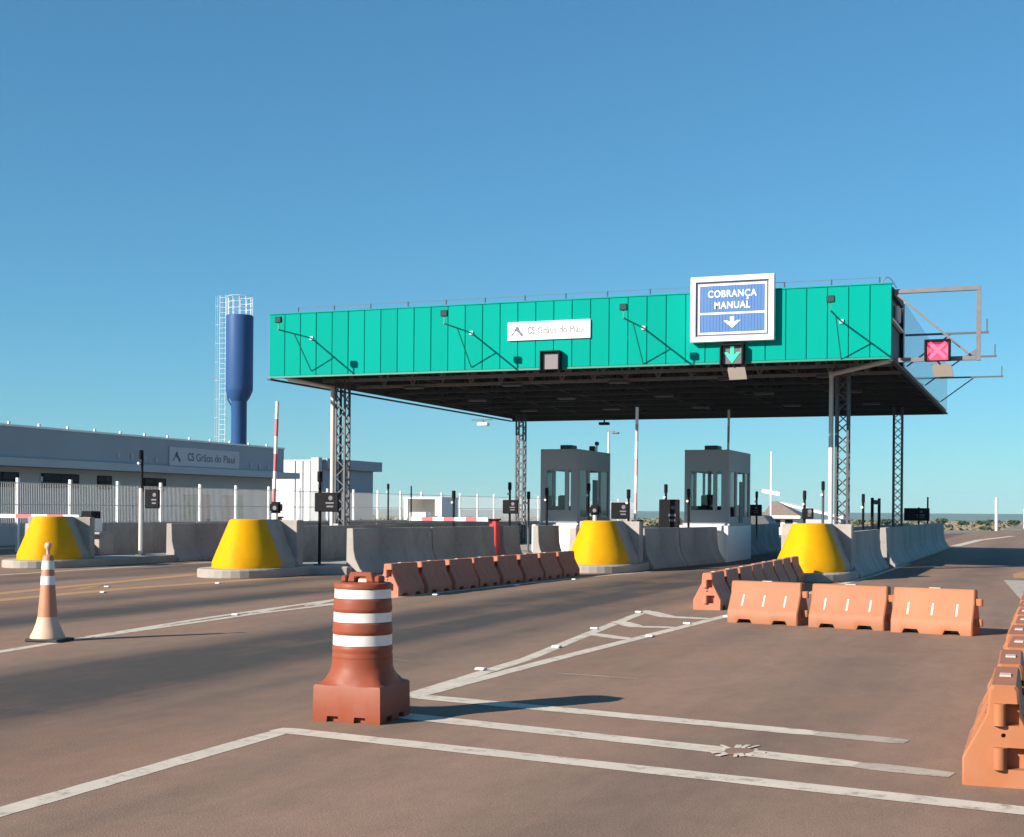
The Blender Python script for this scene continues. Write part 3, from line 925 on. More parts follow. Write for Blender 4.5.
# ------------------------------------------------------------------ toll islands
ISL = {   # name: centre of nose, front of end block, right wall face, left wall face
    'first': (-23.1, 27.75, -22.25, -24.9),
    'second': (-16.38, 26.1, -14.55, -19.85),
    'third': (-10.33, 32.45, -9.45, -11.6),
    'fourth': (-4.92, 30.9, -3.98, -5.9)}
def island(which, cx, by, xr, xl, y_end, rz=0.0, depth=0.95):
    # raised slab with a rounded nose
    mb = MB()
    w = 0.92
    poly = [(cx + w * math.cos(t), by - 0.10 + 1.15 * math.sin(t)) for t in [math.pi + math.pi * i / 16 for i in range(17)]]
    poly += [(cx + w, by + 1.25)]
    x0, x1 = min(xl, cx - w) - 0.02, max(xr, cx + w)
    poly += [(x1 - 0.12, by + 1.5), (x1 - 0.12, y_end), (x0 + 0.12, y_end), (x0 + 0.12, by + 8.0), (cx - w, by + 7.5)]
    mb.prism(poly, 'z', -0.02, 0.19)
    mb.build('traffic_island', M['kerb'], None, bevel=0.03, kind='structure')
    # concrete nose: yellow frustum in front of an end block
    n = thing('island_nose', 'yellow painted concrete nose cone on the %s toll island from left' % which, 'barrier nose', (cx, by, 0.19), R(rz), 'yellow nose cones of the toll islands')
    ring = []
    prof = [(0.77, 0.0), (0.77, 0.12), (0.67, 0.36), (0.385, 1.03), (0.35, 1.06)]
    mb = MB()
    NN = 20
    vs = []; fs = []
    for k, (r_, z_) in enumerate(prof):
        for i in range(NN + 1):
            t = math.pi + math.pi * i / NN
            # slightly squarish plan, rounder at the front
            c_, s_ = math.cos(t), math.sin(t)
            e = 1.18
            px = r_ * math.copysign(abs(c_) ** e, c_)
            py = r_ * 1.02 * math.copysign(abs(s_) ** e, s_)
            if i in (0, NN):
                py = 0.15          # the paint runs a little way back along the sides
            vs.append((px, py, z_))
    for k in range(len(prof) - 1):
        for i in range(NN):
            a = k * (NN + 1) + i
            fs.append((a, a + 1, a + NN + 2, a + NN + 1))
    top = (len(prof) - 1) * (NN + 1)
    fs.append(tuple(range(top, top + NN + 1)))
    fs.append(tuple(range(0, NN + 1))[::-1])
    back = [k * (NN + 1) for k in range(len(prof))] + [k * (NN + 1) + NN for k in reversed(range(len(prof)))]
    fs.append(tuple(back))
    mb.add(vs, fs)
    mb.build('yellow_cone', M['yellow'], n, smooth=50)
    bw = 0.80
    MB().prism([(-0.765, 0.0), (-0.765, 0.12), (-0.665, 0.36), (-0.38, 1.03), (-0.345, 1.055), (0.345, 1.055), (0.38, 1.03), (0.665, 0.36), (0.765, 0.12), (0.765, 0.0)], 'y', 0.153, depth - 0.004).build('concrete_body', M['concrete'], n)
    MB().prism([(-bw, 0.0), (bw, 0.0), (bw, 1.04), (-bw, 1.04)], 'y', depth, depth + 0.34).build('end_block', M['concrete'], n, bevel=0.025)
    return n
for k, ye in (('first', 62), ('second', 62), ('third', 62), ('fourth', 62)):
    cx, by, xr, xl = ISL[k]
    island(k, cx, by, xr, xl, ye, {'first': 20, 'second': 7}.get(k, 0), 0.75 if k == 'first' else 0.95)

# jersey barriers: toe towards the road
def jersey_mesh(L, h=1.05):
    prof = [(0.0, 0.0), (0.0, 0.09), (-0.05, 0.13), (-0.18, 0.36), (-0.225, 0.55), (-0.25, h), (-0.42, h), (-0.43, 0.0)]
    mb = MB()
    mb.prism([(x, z) for x, z in prof], 'y', 0.0, L)
    return mb.mesh('concrete_barrier', M['wall_concrete'], bevel=0.012)
JM = {}
def jersey(x, y0, y1, label, mirror=False, group='concrete barriers along the toll islands', rz=0, h=1.05):
    L = round(y1 - y0, 2)
    if (L, h) not in JM:
        JM[(L, h)] = jersey_mesh(L, h)
    o = link('concrete_barrier', JM[(L, h)], None, label, 'concrete barrier', group)
    o.location = (x, y0, 0.0)
    o.rotation_euler = (0, 0, rz)
    if mirror:
        o.location = (x, y1, 0.0)
        o.rotation_euler = (0, 0, R(180) + rz)
    return o
G_ = 0.03
def wall_run(which, x, ys, side, labels=None):
    for i, (a, b) in enumerate(zip(ys, ys[1:])):
        jersey(x, a, b - G_, 'grey concrete barrier on the %s side of the %s toll island, %s from the nose' % (side, which, ORD[i] if i else 'first'), mirror=(side == 'left'))
wall_run('first', -22.22, [32.0, 36.2, 41.2, 46.2, 51.2, 56.2], 'right')
wall_run('first', -24.9, [28.7, 36.2, 43.7, 51.2], 'left')
jersey(-17.85, 28.3, 35.9, 'grey concrete barrier on the left side of the second toll island, behind the camera post', mirror=True)
wall_run('second', -19.88, [36.0, 38.5, 41.0, 47.5, 54.0], 'left')
jersey(-14.42, 27.8, 31.3, 'long grey concrete barrier with sunlit end right of the second yellow nose', rz=R(-6))
jersey(-14.05, 31.31, 34.6, 'grey concrete barrier that ends at the red boom cabinet', rz=R(-6))
jersey(-13.70, 35.2, 36.2, 'short grey concrete barrier with sunlit end right of the red boom cabinet', rz=R(-6))
jersey(-13.40, 37.2, 38.6, 'short grey concrete barrier in front of the left booth', rz=R(-6))
jersey(-9.42, 34.3, 36.8, 'grey concrete barrier right of the third yellow nose', rz=R(-6.2))
jersey(-9.14, 36.83, 39.95, 'grey concrete barrier ending at the right booth plinth', rz=R(-6.2))
jersey(-9.36, 43.3, 53.0, 'grey concrete barrier behind the right booth')
wall_run('third', -11.6, [33.3, 39.5, 45.7, 51.9], 'left')
jersey(-3.97, 32.15, 38.2, 'grey concrete barrier right of the rightmost yellow nose', h=1.05)
ys = [39.0, 44.5, 50.0, 55.5, 61.3]
for i, (a, b) in enumerate(zip(ys, ys[1:])):
    jersey(-3.88, a, b - G_, 'grey concrete barrier under the canopy right edge, %s of four' % ('first' if i == 0 else ORD[i]), h=1.09)
wall_run('fourth', -5.92, [32.2, 39.5, 46.8, 54.1, 61.3], 'left')

# ------------------------------------------------------------------ toll booths
def booth(x0, x1, y0, y1, zb, zt, label):
    r = thing('toll_booth', label, 'toll booth', ((x0 + x1) / 2, y0, 0), 0, 'toll booths under the canopy')
    w = (x1 - x0) / 2
    d = y1 - y0
    z1, z2 = zb + 0.40, zt - 0.64          # window sill and head
    t = 0.07
    def wall(nm, bx):
        mb = MB()
        for b in bx:
            mb.box(*b)
        return mb.build(nm, M['booth'], r, bevel=0.006)
    # plinth
    MB().box(-w - 0.22, w + 0.04, -0.16, d - 0.02, 0.0, zb - 0.06).build('plinth', M['white'], r, bevel=0.02)
    MB().box(-w - 0.03, w + 0.05, -0.06, d, zb - 0.058, zb).build('floor_slab', M['booth'], r)
    # front wall: sill, head, jambs, mullion
    wall('front_wall', [(-w, w, 0, t, zb, z1), (-w, w, 0, t, z2, zt), (-w, -w + 0.20, 0, t, z1, z2), (w - 0.22, w, 0, t, z1, z2), (0.20, 0.32, 0, t, z1, z2)])
    wall('back_wall', [(-w, w, d - t, d, zb, z1 - 0.2), (-w, w, d - t, d, z2, zt), (-w, -w + 0.08, d - t, d, z1 - 0.2, z2), (w - 0.08, w, d - t, d, z1 - 0.2, z2)])
    yy = [(t, 0.28), (1.05, 1.25), (2.3, 2.4), (d - 0.2, d - t)]
    for s, nm in ((1, 'right_wall'), (-1, 'left_wall')):
        xa, xb = (w - t, w) if s > 0 else (-w, -w + t)
        wall(nm, [(xa, xb, t + .001, d - t - .001, zb, z1 - 0.2), (xa, xb, t + .001, d - t - .001, z2, zt)] + [(xa, xb, a + .001, b - .001, z1 - 0.2, z2) for a, b in yy])
        MB().box(xa + 0.03, xb - 0.03, 0.281, 1.049, z1 - 0.199, z2 - 0.001).build('side_window', M['glass'], r)
    MB().box(w + 0.002, w + 0.03, 1.50, 1.98, zb + 0.02, z2 - 0.28).build('door', M['dark_grey'], r)
    MB().box(w - 0.04, w - 0.03, 2.42, d - 0.21, z1 - 0.19, z2 - 0.002).build('side_window', M['glass'], r)
    MB().box(-w + 0.201, 0.199, 0.03, 0.04, z1 + .001, z2 - .001).build('front_window', M['glass'], r)
    MB().box(0.321, w - 0.221, 0.03, 0.04, z1 + .001, z2 - .001).build('front_window', M['glass'], r)
    MB().box(-w + 0.081, w - 0.081, d - 0.04, d - 0.03, z1 - .199, z2 - .001).build('back_window', M['glass'], r)
    MB().box(-w + 0.08, w - 0.08, 0.08, d - 0.08, zt - 0.10, zt - 0.02).build('roof', M['booth'], r)
    MB().box(-w * 0.35, w * 0.25, 0.7, 1.3, zt - 0.02, zt + 0.16).build('air_conditioner', M['dark_grey'], r, bevel=0.02)
    # desk, monitor and chair inside
    MB().box(-w + 0.15, w - 0.35, 0.25, 0.75, zb + 0.30, zb + 0.52).build('desk', M['black'], r)
    MB().box(-0.12, 0.16, 0.42, 0.50, zb + 0.53, zb + 0.86).build('monitor', M['black'], r)
    ch = MB()
    ch.box(-0.45, -0.15, 1.2, 1.3, zb + 0.4, zb + 0.85).box(-0.5, -0.1, 1.0, 1.3, zb + 0.32, zb + 0.4)
    ch.build('chair', M['black'], r, bevel=0.02)
    return r
bth = booth(-14.71, -13.50, 40.3, 43.7, 1.108, 3.39, 'grey toll booth left, on the second toll island')
MB().box(0.12, 0.30, 2.6, 2.8, 2.24 + 1.148, 2.24 + 1.36).build('roof_sensor', M['dark_grey'], bth, bevel=0.02)
MB().tube((0.36, 2.7, 3.37), (0.36, 2.7, 3.75), 0.02, 6).build('antenna', M['dark_grey'], bth)
MB().box(0.30, 0.42, 2.64, 2.76, 3.62, 3.74).build('antenna_head', M['dark_grey'], bth, bevel=0.02)
booth(-10.13, -8.80, 40.3, 43.5, 1.14, 3.33, 'grey toll booth right, on the third toll island with bright windows')

# ------------------------------------------------------------------ posts, signals and gates on the islands
def small_sign_post(x, y, zb, zt, label, sgn=None, pole_m='black', white_to=None, head=True, group=None):
    """thin post with camera head; sgn = (dx, z0, z1, w) black panel"""
    r = thing('camera_post', label, 'camera post', (x, y, 0), 0, group)
    if white_to:
        MB().tube((0, 0, zb), (0, 0, white_to), 0.06, 8).build('lower_pole', M['pipe_white'], r, smooth=40)
        MB().tube((0.03, 0, white_to - 0.1), (0.03, 0, zt), 0.035, 8).build('upper_pole', M['black'], r, smooth=40)
    else:
        MB().tube((0, 0, zb), (0, 0, zt), 0.035, 8).build('pole', M[pole_m], r, smooth=40)
    MB().box(-0.1, 0.1, -0.1, 0.1, zb - 0.02, zb + 0.03).build('foot', M['dark_grey'], r)
    if head:
        MB().box(-0.035, 0.04, -0.08, 0.06, zt - 0.22, zt + 0.02).build('camera', M['black'], r, bevel=0.015)
        MB().tube((-0.02, -0.06, zt - 0.34), (-0.02, -0.11, zt - 0.34), 0.035, 10).build('lamp', M['pipe_white'], r)
    if sgn:
        dx, z0, z1, w = sgn
        MB().box(dx - w / 2, dx + w / 2, -0.10, -0.04, z0, z1).build('display', M['black'], r, bevel=0.02)
        s = (z1 - z0)
        mb = MB()
        mb.prism([(dx + w * 0.18 + 0.055 * math.cos(t), z1 - s * 0.28 + 0.055 * math.sin(t)) for t in [i * math.pi / 5 for i in range(10)]], 'y', -0.106, -0.101)
        mb.box(dx - w * 0.02, dx + w * 0.32, -0.106, -0.101, z0 + s * 0.42, z0 + s * 0.50)
        mb.box(dx + w * 0.02, dx + w * 0.30, -0.106, -0.101, z0 + s * 0.24, z0 + s * 0.32)
        mb.build('display_print', M['grey_print_light'], r)
    return r
def P(o): return o
small_sign_post(-22.9, 31.2, 0.19, 3.02, 'tall white and black camera post with black display, left of the first wall', (0.42, 1.46, 1.97, 0.46), white_to=2.0, group='camera posts on the islands')
small_sign_post(-15.62, 28.0, 0.19, 2.33, 'black camera post with black display between nose and wall left of the drain pipe', (0.22, 1.42, 1.86, 0.62), group='camera posts on the islands')
small_sign_post(-15.3, 39.2, 0.19, 2.32, 'black camera post with dark box left of the left booth', (0.05, 1.38, 1.80, 0.50), group='camera posts on the islands')
small_sign_post(-14.1, 39.2, 0.19, 2.15, 'thin black camera post with white lamp in front of the left booth', group='camera posts on the islands')
small_sign_post(-10.45, 35.5, 0.19, 2.05, 'thin camera post with dark box right of the left booth', (-0.2, 1.28, 1.72, 0.52), group='camera posts on the islands')
small_sign_post(-9.85, 37.1, 0.19, 2.22, 'camera post with large black cabinet left of the right booth', (0.12, 1.02, 1.82, 0.58), group='camera posts on the islands')
small_sign_post(-9.7, 39.1, 0.19, 2.13, 'thin black camera post at the left edge of the right booth', group='camera posts on the islands')
small_sign_post(-9.6, 48.6, 0.19, 2.20, 'thin dark camera post right behind the right booth', (-0.1, 1.35, 1.75, 0.6), group='camera posts on the islands')
small_sign_post(-16.9, 38.6, 0.19, 2.05, 'thin black camera post left of the back left column', head=True, group='camera posts on the islands')
small_sign_post(-4.62, 37.9, 0.19, 1.98, 'thin black camera post right of the front right column', group='camera posts on the islands')
small_sign_post(-4.62, 55.0, 0.19, 1.72, 'short thin post right of the back right column', head=False, group='camera posts on the islands')
small_sign_post(-4.55, 58.3, 0.19, 2.15, 'black post with flat black display at the far end of the rightmost wall', (-0.42, 1.18, 1.70, 1.0), head=False, group='camera posts on the islands')
small_sign_post(-13.0, 39.9, 0.19, 2.30, 'camera post with white lamp in front of the left booth right wall', group='camera posts on the islands')
small_sign_post(-14.95, 39.9, 0.19, 2.05, 'slim grey post beside the back left column', pole_m='dark_grey', head=True, group='camera posts on the islands')
small_sign_post(-6.0, 36.8, 0.19, 2.05, 'dark camera post behind the rightmost yellow nose', (0.1, 1.32, 1.60, 0.3), group='camera posts on the islands')
small_sign_post(-5.55, 37.0, 0.19, 2.30, 'pale topped post left of the front right column', pole_m='dark_grey', group='camera posts on the islands')
small_sign_post(-27.5, 55.5, 0.0, 2.6, 'thin black camera post right of the left front column', group='camera posts on the islands')
small_sign_post(-28.5, 60.0, 0.0, 2.6, 'thin black post in front of the white open kiosk', head=False, group='camera posts on the islands')

# black two post frame on the rightmost island
fr_ = thing('sensor_frame', 'black two post sensor frame between the right columns', 'sensor frame', (-4.62, 40.8, 0))
for s in (-0.85, 0.85):
    MB().tube((0, s, 0.19), (0, s, 1.92), 0.045, 8).build('post', M['black'], fr_)
MB().bar((0, -0.8, 1.80), (0, 0.8, 1.80), 0.07, 0.12).build('crossbar', M['black'], fr_)

# small signals on top of the nose blocks
def nose_signal(x, y, z, label):
    r = thing('nose_signal', label, 'signal lamp', (x, y, z), 0, 'signal lamps on the nose blocks')
    MB().tube((0, 0, -0.02), (0, 0, 0.14), 0.05, 8).build('stem', M['pipe_white'], r)
    MB().box(-0.15, 0.15, -0.08, 0.08, 0.14, 0.40).build('housing', M['black'], r, bevel=0.05, segs=2)
    MB().tube((0.02, -0.081, 0.26), (0.02, -0.095, 0.26), 0.05, 12).build('lens', M['led_off'], r)
    return r
nose_signal(-16.3, 27.2, 1.24, 'black signal lamp on top of the second yellow nose')
nose_signal(-10.75, 33.5, 1.24, 'black signal lamp on top of the third yellow nose')

def boom_gate(x, y, label, red=True, up=True, h=3.0, arm_dir=-1, lean=0.0, arm_m=('arm_red', 'white'), zc=1.2):
    r = thing('boom_gate', label, 'boom gate', (x, y, 0), 0, 'boom gates of the toll lanes')
    MB().box(-0.11, 0.11, -0.14, 0.14, 0.19, zc).build('cabinet', M['red'], r, bevel=0.03)
    MB().box(-0.13, 0.13, -0.16, 0.16, zc + 0.002, zc + 0.05).build('cabinet_lid', M['black'], r, bevel=0.01)
    n = 7
    for i in range(n):
        a, b = i * h / n, (i + 1) * h / n
        if up:
            p, q = (lean * a, -0.22, zc - 0.15 + a), (lean * b, -0.22, zc - 0.15 + b)
        else:
            p, q = (arm_dir * (0.1 + a), -0.22, zc + 0.03), (arm_dir * (0.1 + b), -0.22, zc + 0.03)
        MB().bar(p, q, 0.06, 0.10, up=(0, 1, 0) if up else (0, 0, 1)).build('arm_section', M[arm_m[0] if i % 2 else arm_m[1]], r)
    return r
boom_gate(-21.05, 35.2, 'boom gate with raised red and white arm in front of the grey office', h=3.55, lean=0.03)
boom_gate(-14.08, 34.95, 'red boom gate with lowered white and red arm across the left lane', up=False, h=2.3)
boom_gate(-10.4, 36.2, 'boom gate with raised pale arm right of the left booth', h=3.25, lean=0.01, arm_m=('arm_pale', 'white'))
boom_gate(-10.15, 46.5, 'boom gate with raised pale arm behind the right booth', h=3.9, lean=0.01, arm_m=('arm_pale', 'white'))
boom_gate(-23.45, 29.7, 'red boom gate with arm lowered to the left edge, behind the first yellow nose', up=False, h=3.6)

# small concrete blocks beside the first nose
MB().box(-0.22, 0.42, -0.3, 0.3, 0.0, 0.62).build('concrete_block', M['concrete'], None, bevel=0.02, label='square concrete block with white box on top beside the first nose', cat='concrete block').location = (-24.05, 30.7, 0.19)
MB().box(-0.18, 0.18, -0.2, 0.2, 0.0, 0.36).build('white_box', M['white'], None, bevel=0.01, label='small white box on the concrete block by the first nose', cat='box').location = (-24.1, 30.7, 0.812)
# black cabinet
MB().box(-0.2, 0.2, -0.2, 0.2, 0.0, 0.82).build('black_cabinet', M['black'], None, bevel=0.03, label='black cabinet right of the red boom gate by the first nose', cat='cabinet').location = (-25.1, 31.9, 0.55)

# ------------------------------------------------------------------ plastic barriers
def barrier_proto(m, rib_m=None):
    L, h = 1.0, 0.56
    half = [(0.212, 0.0), (0.215, 0.02), (0.215, 0.15), (0.195, 0.19), (0.088, 0.40), (0.076, 0.54), (0.062, h)]
    xs = [0.0, 0.015, 0.10, 0.14, 0.17, 0.33, 0.36, 0.40, 0.60, 0.64, 0.67, 0.83, 0.86, 0.90, 0.985, 1.0]
    def lift(x):
        for a, b in ((0.14, 0.36), (0.64, 0.86)):
            if a < x < b:
                return 0.055
        return 0.0
    mb = MB()
    n = len(half) * 2
    vs = []; fs = []
    for x in xs:
        e = 0.012 if x in (0.0, 1.0) else 0.0
        lf = lift(x)
        ring = []
        for y, z in half:
            ring.append((x, y - e, max(z, lf) if z < 0.1 else z - (e if z > 0.5 else 0)))
        for y, z in reversed(half):
            ring.append((x, -(y - e), max(z, lf) if z < 0.1 else z - (e if z > 0.5 else 0)))
        vs += ring
    for k in range(len(xs) - 1):
        for i in range(n):
            j = (i + 1) % n
            fs.append((k * n + i, k * n + j, (k + 1) * n + j, (k + 1) * n + i))
    fs.append(tuple(range(n)))
    fs.append(tuple(range((len(xs) - 1) * n, len(xs) * n))[::-1])
    mb.add(vs, fs)
    me = mb.mesh('body', m)
    # pockets at the female end
    tmp = bpy.data.objects.new('tmp', me)
    COL.objects.link(tmp)
    cut = MB()
    cut.box(-0.1, 0.075, -0.080, -0.012, 0.34, 0.46)
    cut.box(-0.1, 0.075, -0.112, -0.018, 0.10, 0.22)
    cut.tube((-0.1, 0.0, 0.285), (0.05, 0.0, 0.285), 0.013, 8)
    cm = cut.mesh('cut', m)
    co = bpy.data.objects.new('cut', cm)
    COL.objects.link(co)
    md = tmp.modifiers.new('b', 'BOOLEAN')
    md.object = co
    md.operation = 'DIFFERENCE'
    md.solver = 'EXACT'
    bpy.context.view_layer.update()
    dg = bpy.context.evaluated_depsgraph_get()
    body = bpy.data.meshes.new_from_object(tmp.evaluated_get(dg))
    bpy.data.objects.remove(tmp)
    bpy.data.objects.remove(co)
    body.name = 'body'
    for p in body.polygons:
        p.use_smooth = True
    body.set_sharp_from_angle(angle=R(32))
    r = thing('plastic_barrier', 'x', 'plastic barrier')
    b = link('body', body, r)
    # raised ribs on both sides
    rib = MB()
    p0, p1 = Vector((0, 0.176, 0.23)), Vector((0, 0.100, 0.378))
    nrm = Vector((0, 0.21, 0.107)).normalized()
    for w in (0.0,):
        q = [p0 + nrm * -0.01, p1 + nrm * -0.01, p1 + nrm * 0.0045, p0 + nrm * 0.0045]
        vs = [(-0.014, v.y, v.z) for v in q] + [(0.014, v.y, v.z) for v in q]
        rib.add(vs, [(0, 1, 2, 3), (7, 6, 5, 4), (0, 4, 5, 1), (1, 5, 6, 2), (2, 6, 7, 3), (3, 7, 4, 0)])
    rme = rib.mesh('rib', rib_m or m, bevel=0.003)
    for s in (1, -1):
        for x in (0.2, 0.5, 0.8):
            o = link('rib', rme, r)
            o.location = (x, 0, 0)
            if s < 0:
                o.rotation_euler = (0, 0, R(180))
    # knuckles: beside the pockets and at the male end
    for kz in (0.10, 0.34):
        MB().tube((-0.008, 0.022, kz), (-0.008, 0.022, kz + 0.12), 0.034, 10).build('hinge_knuckle', m, r, smooth=40)
    for lz in (0.11, 0.36):
        lp = [(0.985, -0.055), (1.05, -0.060)] + [(1.055 + 0.034 * math.cos(t), -0.03 + 0.034 * math.sin(t)) for t in [-1.4 + 2.8 * i / 6 for i in range(7)]] + [(1.05, 0.0), (0.985, -0.005)]
        MB().prism(lp, 'z', lz, lz + 0.09).build('coupling_lug', m, r, bevel=0.006)
    # filler plug on the top
    MB().box(0.43, 0.57, -0.032, 0.032, h - 0.002, h + 0.008).build('filler_cap', M['strip'], r, bevel=0.003)
    return r
protoA = barrier_proto(M['orange_pale'])
protoB = barrier_proto(M['orange'])
protoC = barrier_proto(M['orange'], M['strip'])
used = {}
def place_barrier(proto, x, y, rz, label, group):
    if proto.name not in used:
        used[proto.name] = True
        o = proto
        o.location = (x, y, 0)
        o.rotation_euler = (0, 0, rz)
        o['label'] = label
        o['group'] = group
        return o
    return dup(proto, (x, y, 0), rz, label, group)
rr = random.Random(3)
def row(proto, x0, y0, x1, y1, n, fmt, group):
    d = Vector((x1 - x0, y1 - y0))
    st = d / n
    ang = math.atan2(d.y, d.x)
    for i in range(n):
        place_barrier(proto, x0 + st.x * i + rr.uniform(-.015, .015), y0 + st.y * i, ang + rr.uniform(-0.018, 0.018), fmt % (ORD[i] if i else 'nearest'), group)
row(protoA, -10.52, 21.25, -10.30, 30.45, 8, 'orange plastic barrier in the left lane row behind the drum, %s of eight', 'left lane row of plastic barriers')
row(protoA, -4.83, 20.65, -5.02, 29.8, 8, 'orange plastic barrier in the row to the rightmost nose, %s of eight', 'middle row of plastic barriers')
row(protoB, -0.215, 8.02, -0.19, 19.45, 10, 'orange plastic barrier in the row at the right edge, %s of ten', 'right edge row of plastic barriers')
for i, (x, y, w) in enumerate(((-4.00, 18.70, 'left of three'), (-2.87, 18.42, 'middle of three'), (-1.80, 18.12, 'right of three with free coupling lugs'))):
    place_barrier(protoC, x, y, R(-12.0 + i), 'sunlit orange plastic barrier standing across the lane, ' + w, 'three plastic barriers across the lane')
for i, (x, y, w) in enumerate(((-27.7, 33.2, 'left'), (-26.55, 33.3, 'right'))):
    place_barrier(protoA, x, y, R(8), 'shaded orange plastic barrier at the left picture edge behind the first nose, ' + w + ' of two', 'plastic barriers at the far left')

# ------------------------------------------------------------------ traffic drum
dr = thing('traffic_drum', 'orange traffic drum with three white bands on a square base', 'traffic drum', (-4.575, 8.84, 0), R(2))
def drum_base():
    mb = MB()
    vs = []; fs = []
    N = 48
    def sq(t, a):
        c, s = math.cos(t), math.sin(t)
        k = a / max(abs(c), abs(s))
        return c * k, s * k
    layers = [(0.258, 1.0, 0.0), (0.261, 1.0, 0.02), (0.257, 1.0, 0.245), (0.250, 1.0, 0.258), (0.247, 0.62, 0.268), (0.243, 0.22, 0.31), (0.228, 0.0, 0.35), (0.219, 0.0, 0.38), (0.217, 0.0, 0.44)]
    for a, f, z in layers:
        for i in range(N):
            t = 2 * math.pi * i / N
            x1, y1 = sq(t, a)
            x0, y0 = a * math.cos(t), a * math.sin(t)
            vs.append((x0 + (x1 - x0) * f, y0 + (y1 - y0) * f, z))
    for k in range(len(layers) - 1):
        for i in range(N):
            j = (i + 1) % N
            fs.append((k * N + i, k * N + j, (k + 1) * N + j, (k + 1) * N + i))
    fs.append(tuple(range(N))[::-1])
    fs.append(tuple(range((len(layers) - 1) * N, len(layers) * N)))
    mb.add(vs, fs)
    me = mb.mesh('base', M['orange_red'])
    tmp = bpy.data.objects.new('tmp', me); COL.objects.link(tmp)
    cut = MB()
    for k in range(4):
        for s in (-0.105, 0.105):
            p = Matrix.Rotation(R(90 * k), 3, 'Z')
            b = [(s - 0.05, -0.40, -0.02), (s + 0.05, -0.40, -0.02), (s + 0.05, -0.22, -0.02), (s - 0.05, -0.22, -0.02)]
            tp = [(s - 0.042, -0.40, 0.042), (s + 0.042, -0.40, 0.042), (s + 0.042, -0.22, 0.042), (s - 0.042, -0.22, 0.042)]
            cut.add([p @ Vector(v) for v in b + tp], [(0, 3, 2, 1), (4, 5, 6, 7), (0, 1, 5, 4), (1, 2, 6, 5), (2, 3, 7, 6), (3, 0, 4, 7)])
    co = bpy.data.objects.new('cut', cut.mesh('cut', M['orange_red'])); COL.objects.link(co)
    md = tmp.modifiers.new('b', 'BOOLEAN'); md.object = co; md.operation = 'DIFFERENCE'; md.solver = 'EXACT'
    bpy.context.view_layer.update()
    out = bpy.data.meshes.new_from_object(tmp.evaluated_get(bpy.context.evaluated_depsgraph_get()))
    bpy.data.objects.remove(tmp); bpy.data.objects.remove(co)
    for p in out.polygons:
        p.use_smooth = True
    out.set_sharp_from_angle(angle=R(35))
    return out
link('base', drum_base(), dr)
prof = [(0.216, 0.441), (0.217, 0.455), (0.213, 0.47), (0.213, 0.485), (0.217, 0.50), (0.213, 0.522), (0.209, 0.527), (0.208, 0.607), (0.214, 0.613), (0.216, 0.635), (0.212, 0.655), (0.213, 0.68), (0.210, 0.688),
        (0.205, 0.692), (0.204, 0.765), (0.210, 0.772), (0.212, 0.795), (0.207, 0.82), (0.208, 0.848), (0.205, 0.855), (0.200, 0.86), (0.199, 0.930), (0.207, 0.934), (0.208, 0.962), (0.200, 0.972), (0.15, 0.974)]
MB().lathe(prof, 40).build('body', M['orange_red'], dr, smooth=50)
for z0, z1, r0 in ((0.53, 0.604, 0.2105), (0.695, 0.762, 0.2065), (0.863, 0.927, 0.2015)):
    mb = MB()
    n = 40
    vs = []
    for r_, z_ in ((r0 - 0.006, z0), (r0 + 0.001, z0), (r0, z1), (r0 - 0.006, z1)):
        vs += [(r_ * math.cos(2 * math.pi * i / n), r_ * math.sin(2 * math.pi * i / n), z_) for i in range(n)]
    fs = [(k * n + i, k * n + (i + 1) % n, ((k + 1) % 4) * n + (i + 1) % n, ((k + 1) % 4) * n + i) for k in range(4) for i in range(n)]
    mb.add(vs, fs)
    mb.build('reflective_band', M['band'], dr, smooth=50)
hb = MB()
hb.prism([(-0.105, 0.974), (-0.045, 0.974), (-0.040, 1.01), (0.040, 1.01), (0.045, 0.974), (0.105, 0.974), (0.085, 1.045), (-0.085, 1.045)], 'y', -0.045, 0.045)
hb.build('handle', M['orange_red'], dr, bevel=0.008)
MB().box(-0.15, -0.11, -0.05, 0.05, 0.975, 1.02).build('handle_post', M['orange_red'], dr, bevel=0.008)
MB().box(0.11, 0.15, -0.05, 0.05, 0.975, 1.02).build('handle_post', M['orange_red'], dr, bevel=0.008)
MB().box(-0.03, 0.035, -0.02, 0.02, 0.975, 1.0).build('handle_lug', M['strip'], dr)

# ------------------------------------------------------------------ traffic cone
cn = thing('traffic_cone', 'tall faded orange traffic cone with white bands, leaning on the white line', 'traffic cone', (-10.37, 12.45, 0), 0.1)
MB().box(-0.17, 0.25, -0.19, 0.15, 0.0, 0.035).build('rubber_base', M['rubber'], cn, bevel=0.012)
def cone_part(nm, prof, m):
    MB().lathe(prof, 28).build(nm, M[m], cn, smooth=50)
cone_part('skirt', [(0.19, 0.036), (0.185, 0.06), (0.150, 0.13), (0.125, 0.20), (0.108, 0.27)], 'cone_pale')
cone_part('body', [(0.108, 0.271), (0.092, 0.45), (0.080, 0.60), (0.072, 0.73), (0.060, 0.93), (0.044, 0.955), (0.020, 0.965)], 'cone_orange')
cone_part('white_band', [(0.0785, 0.625), (0.0800, 0.626), (0.0750, 0.724), (0.0735, 0.725)], 'band')
cone_part('white_band', [(0.0685, 0.795), (0.0705, 0.796), (0.0645, 0.894), (0.0625, 0.895)], 'band')
cone_part('tip', [(0.020, 0.966), (0.018, 1.01), (0.030, 1.025), (0.040, 1.05), (0.036, 1.08), (0.018, 1.095)], 'cone_pale')

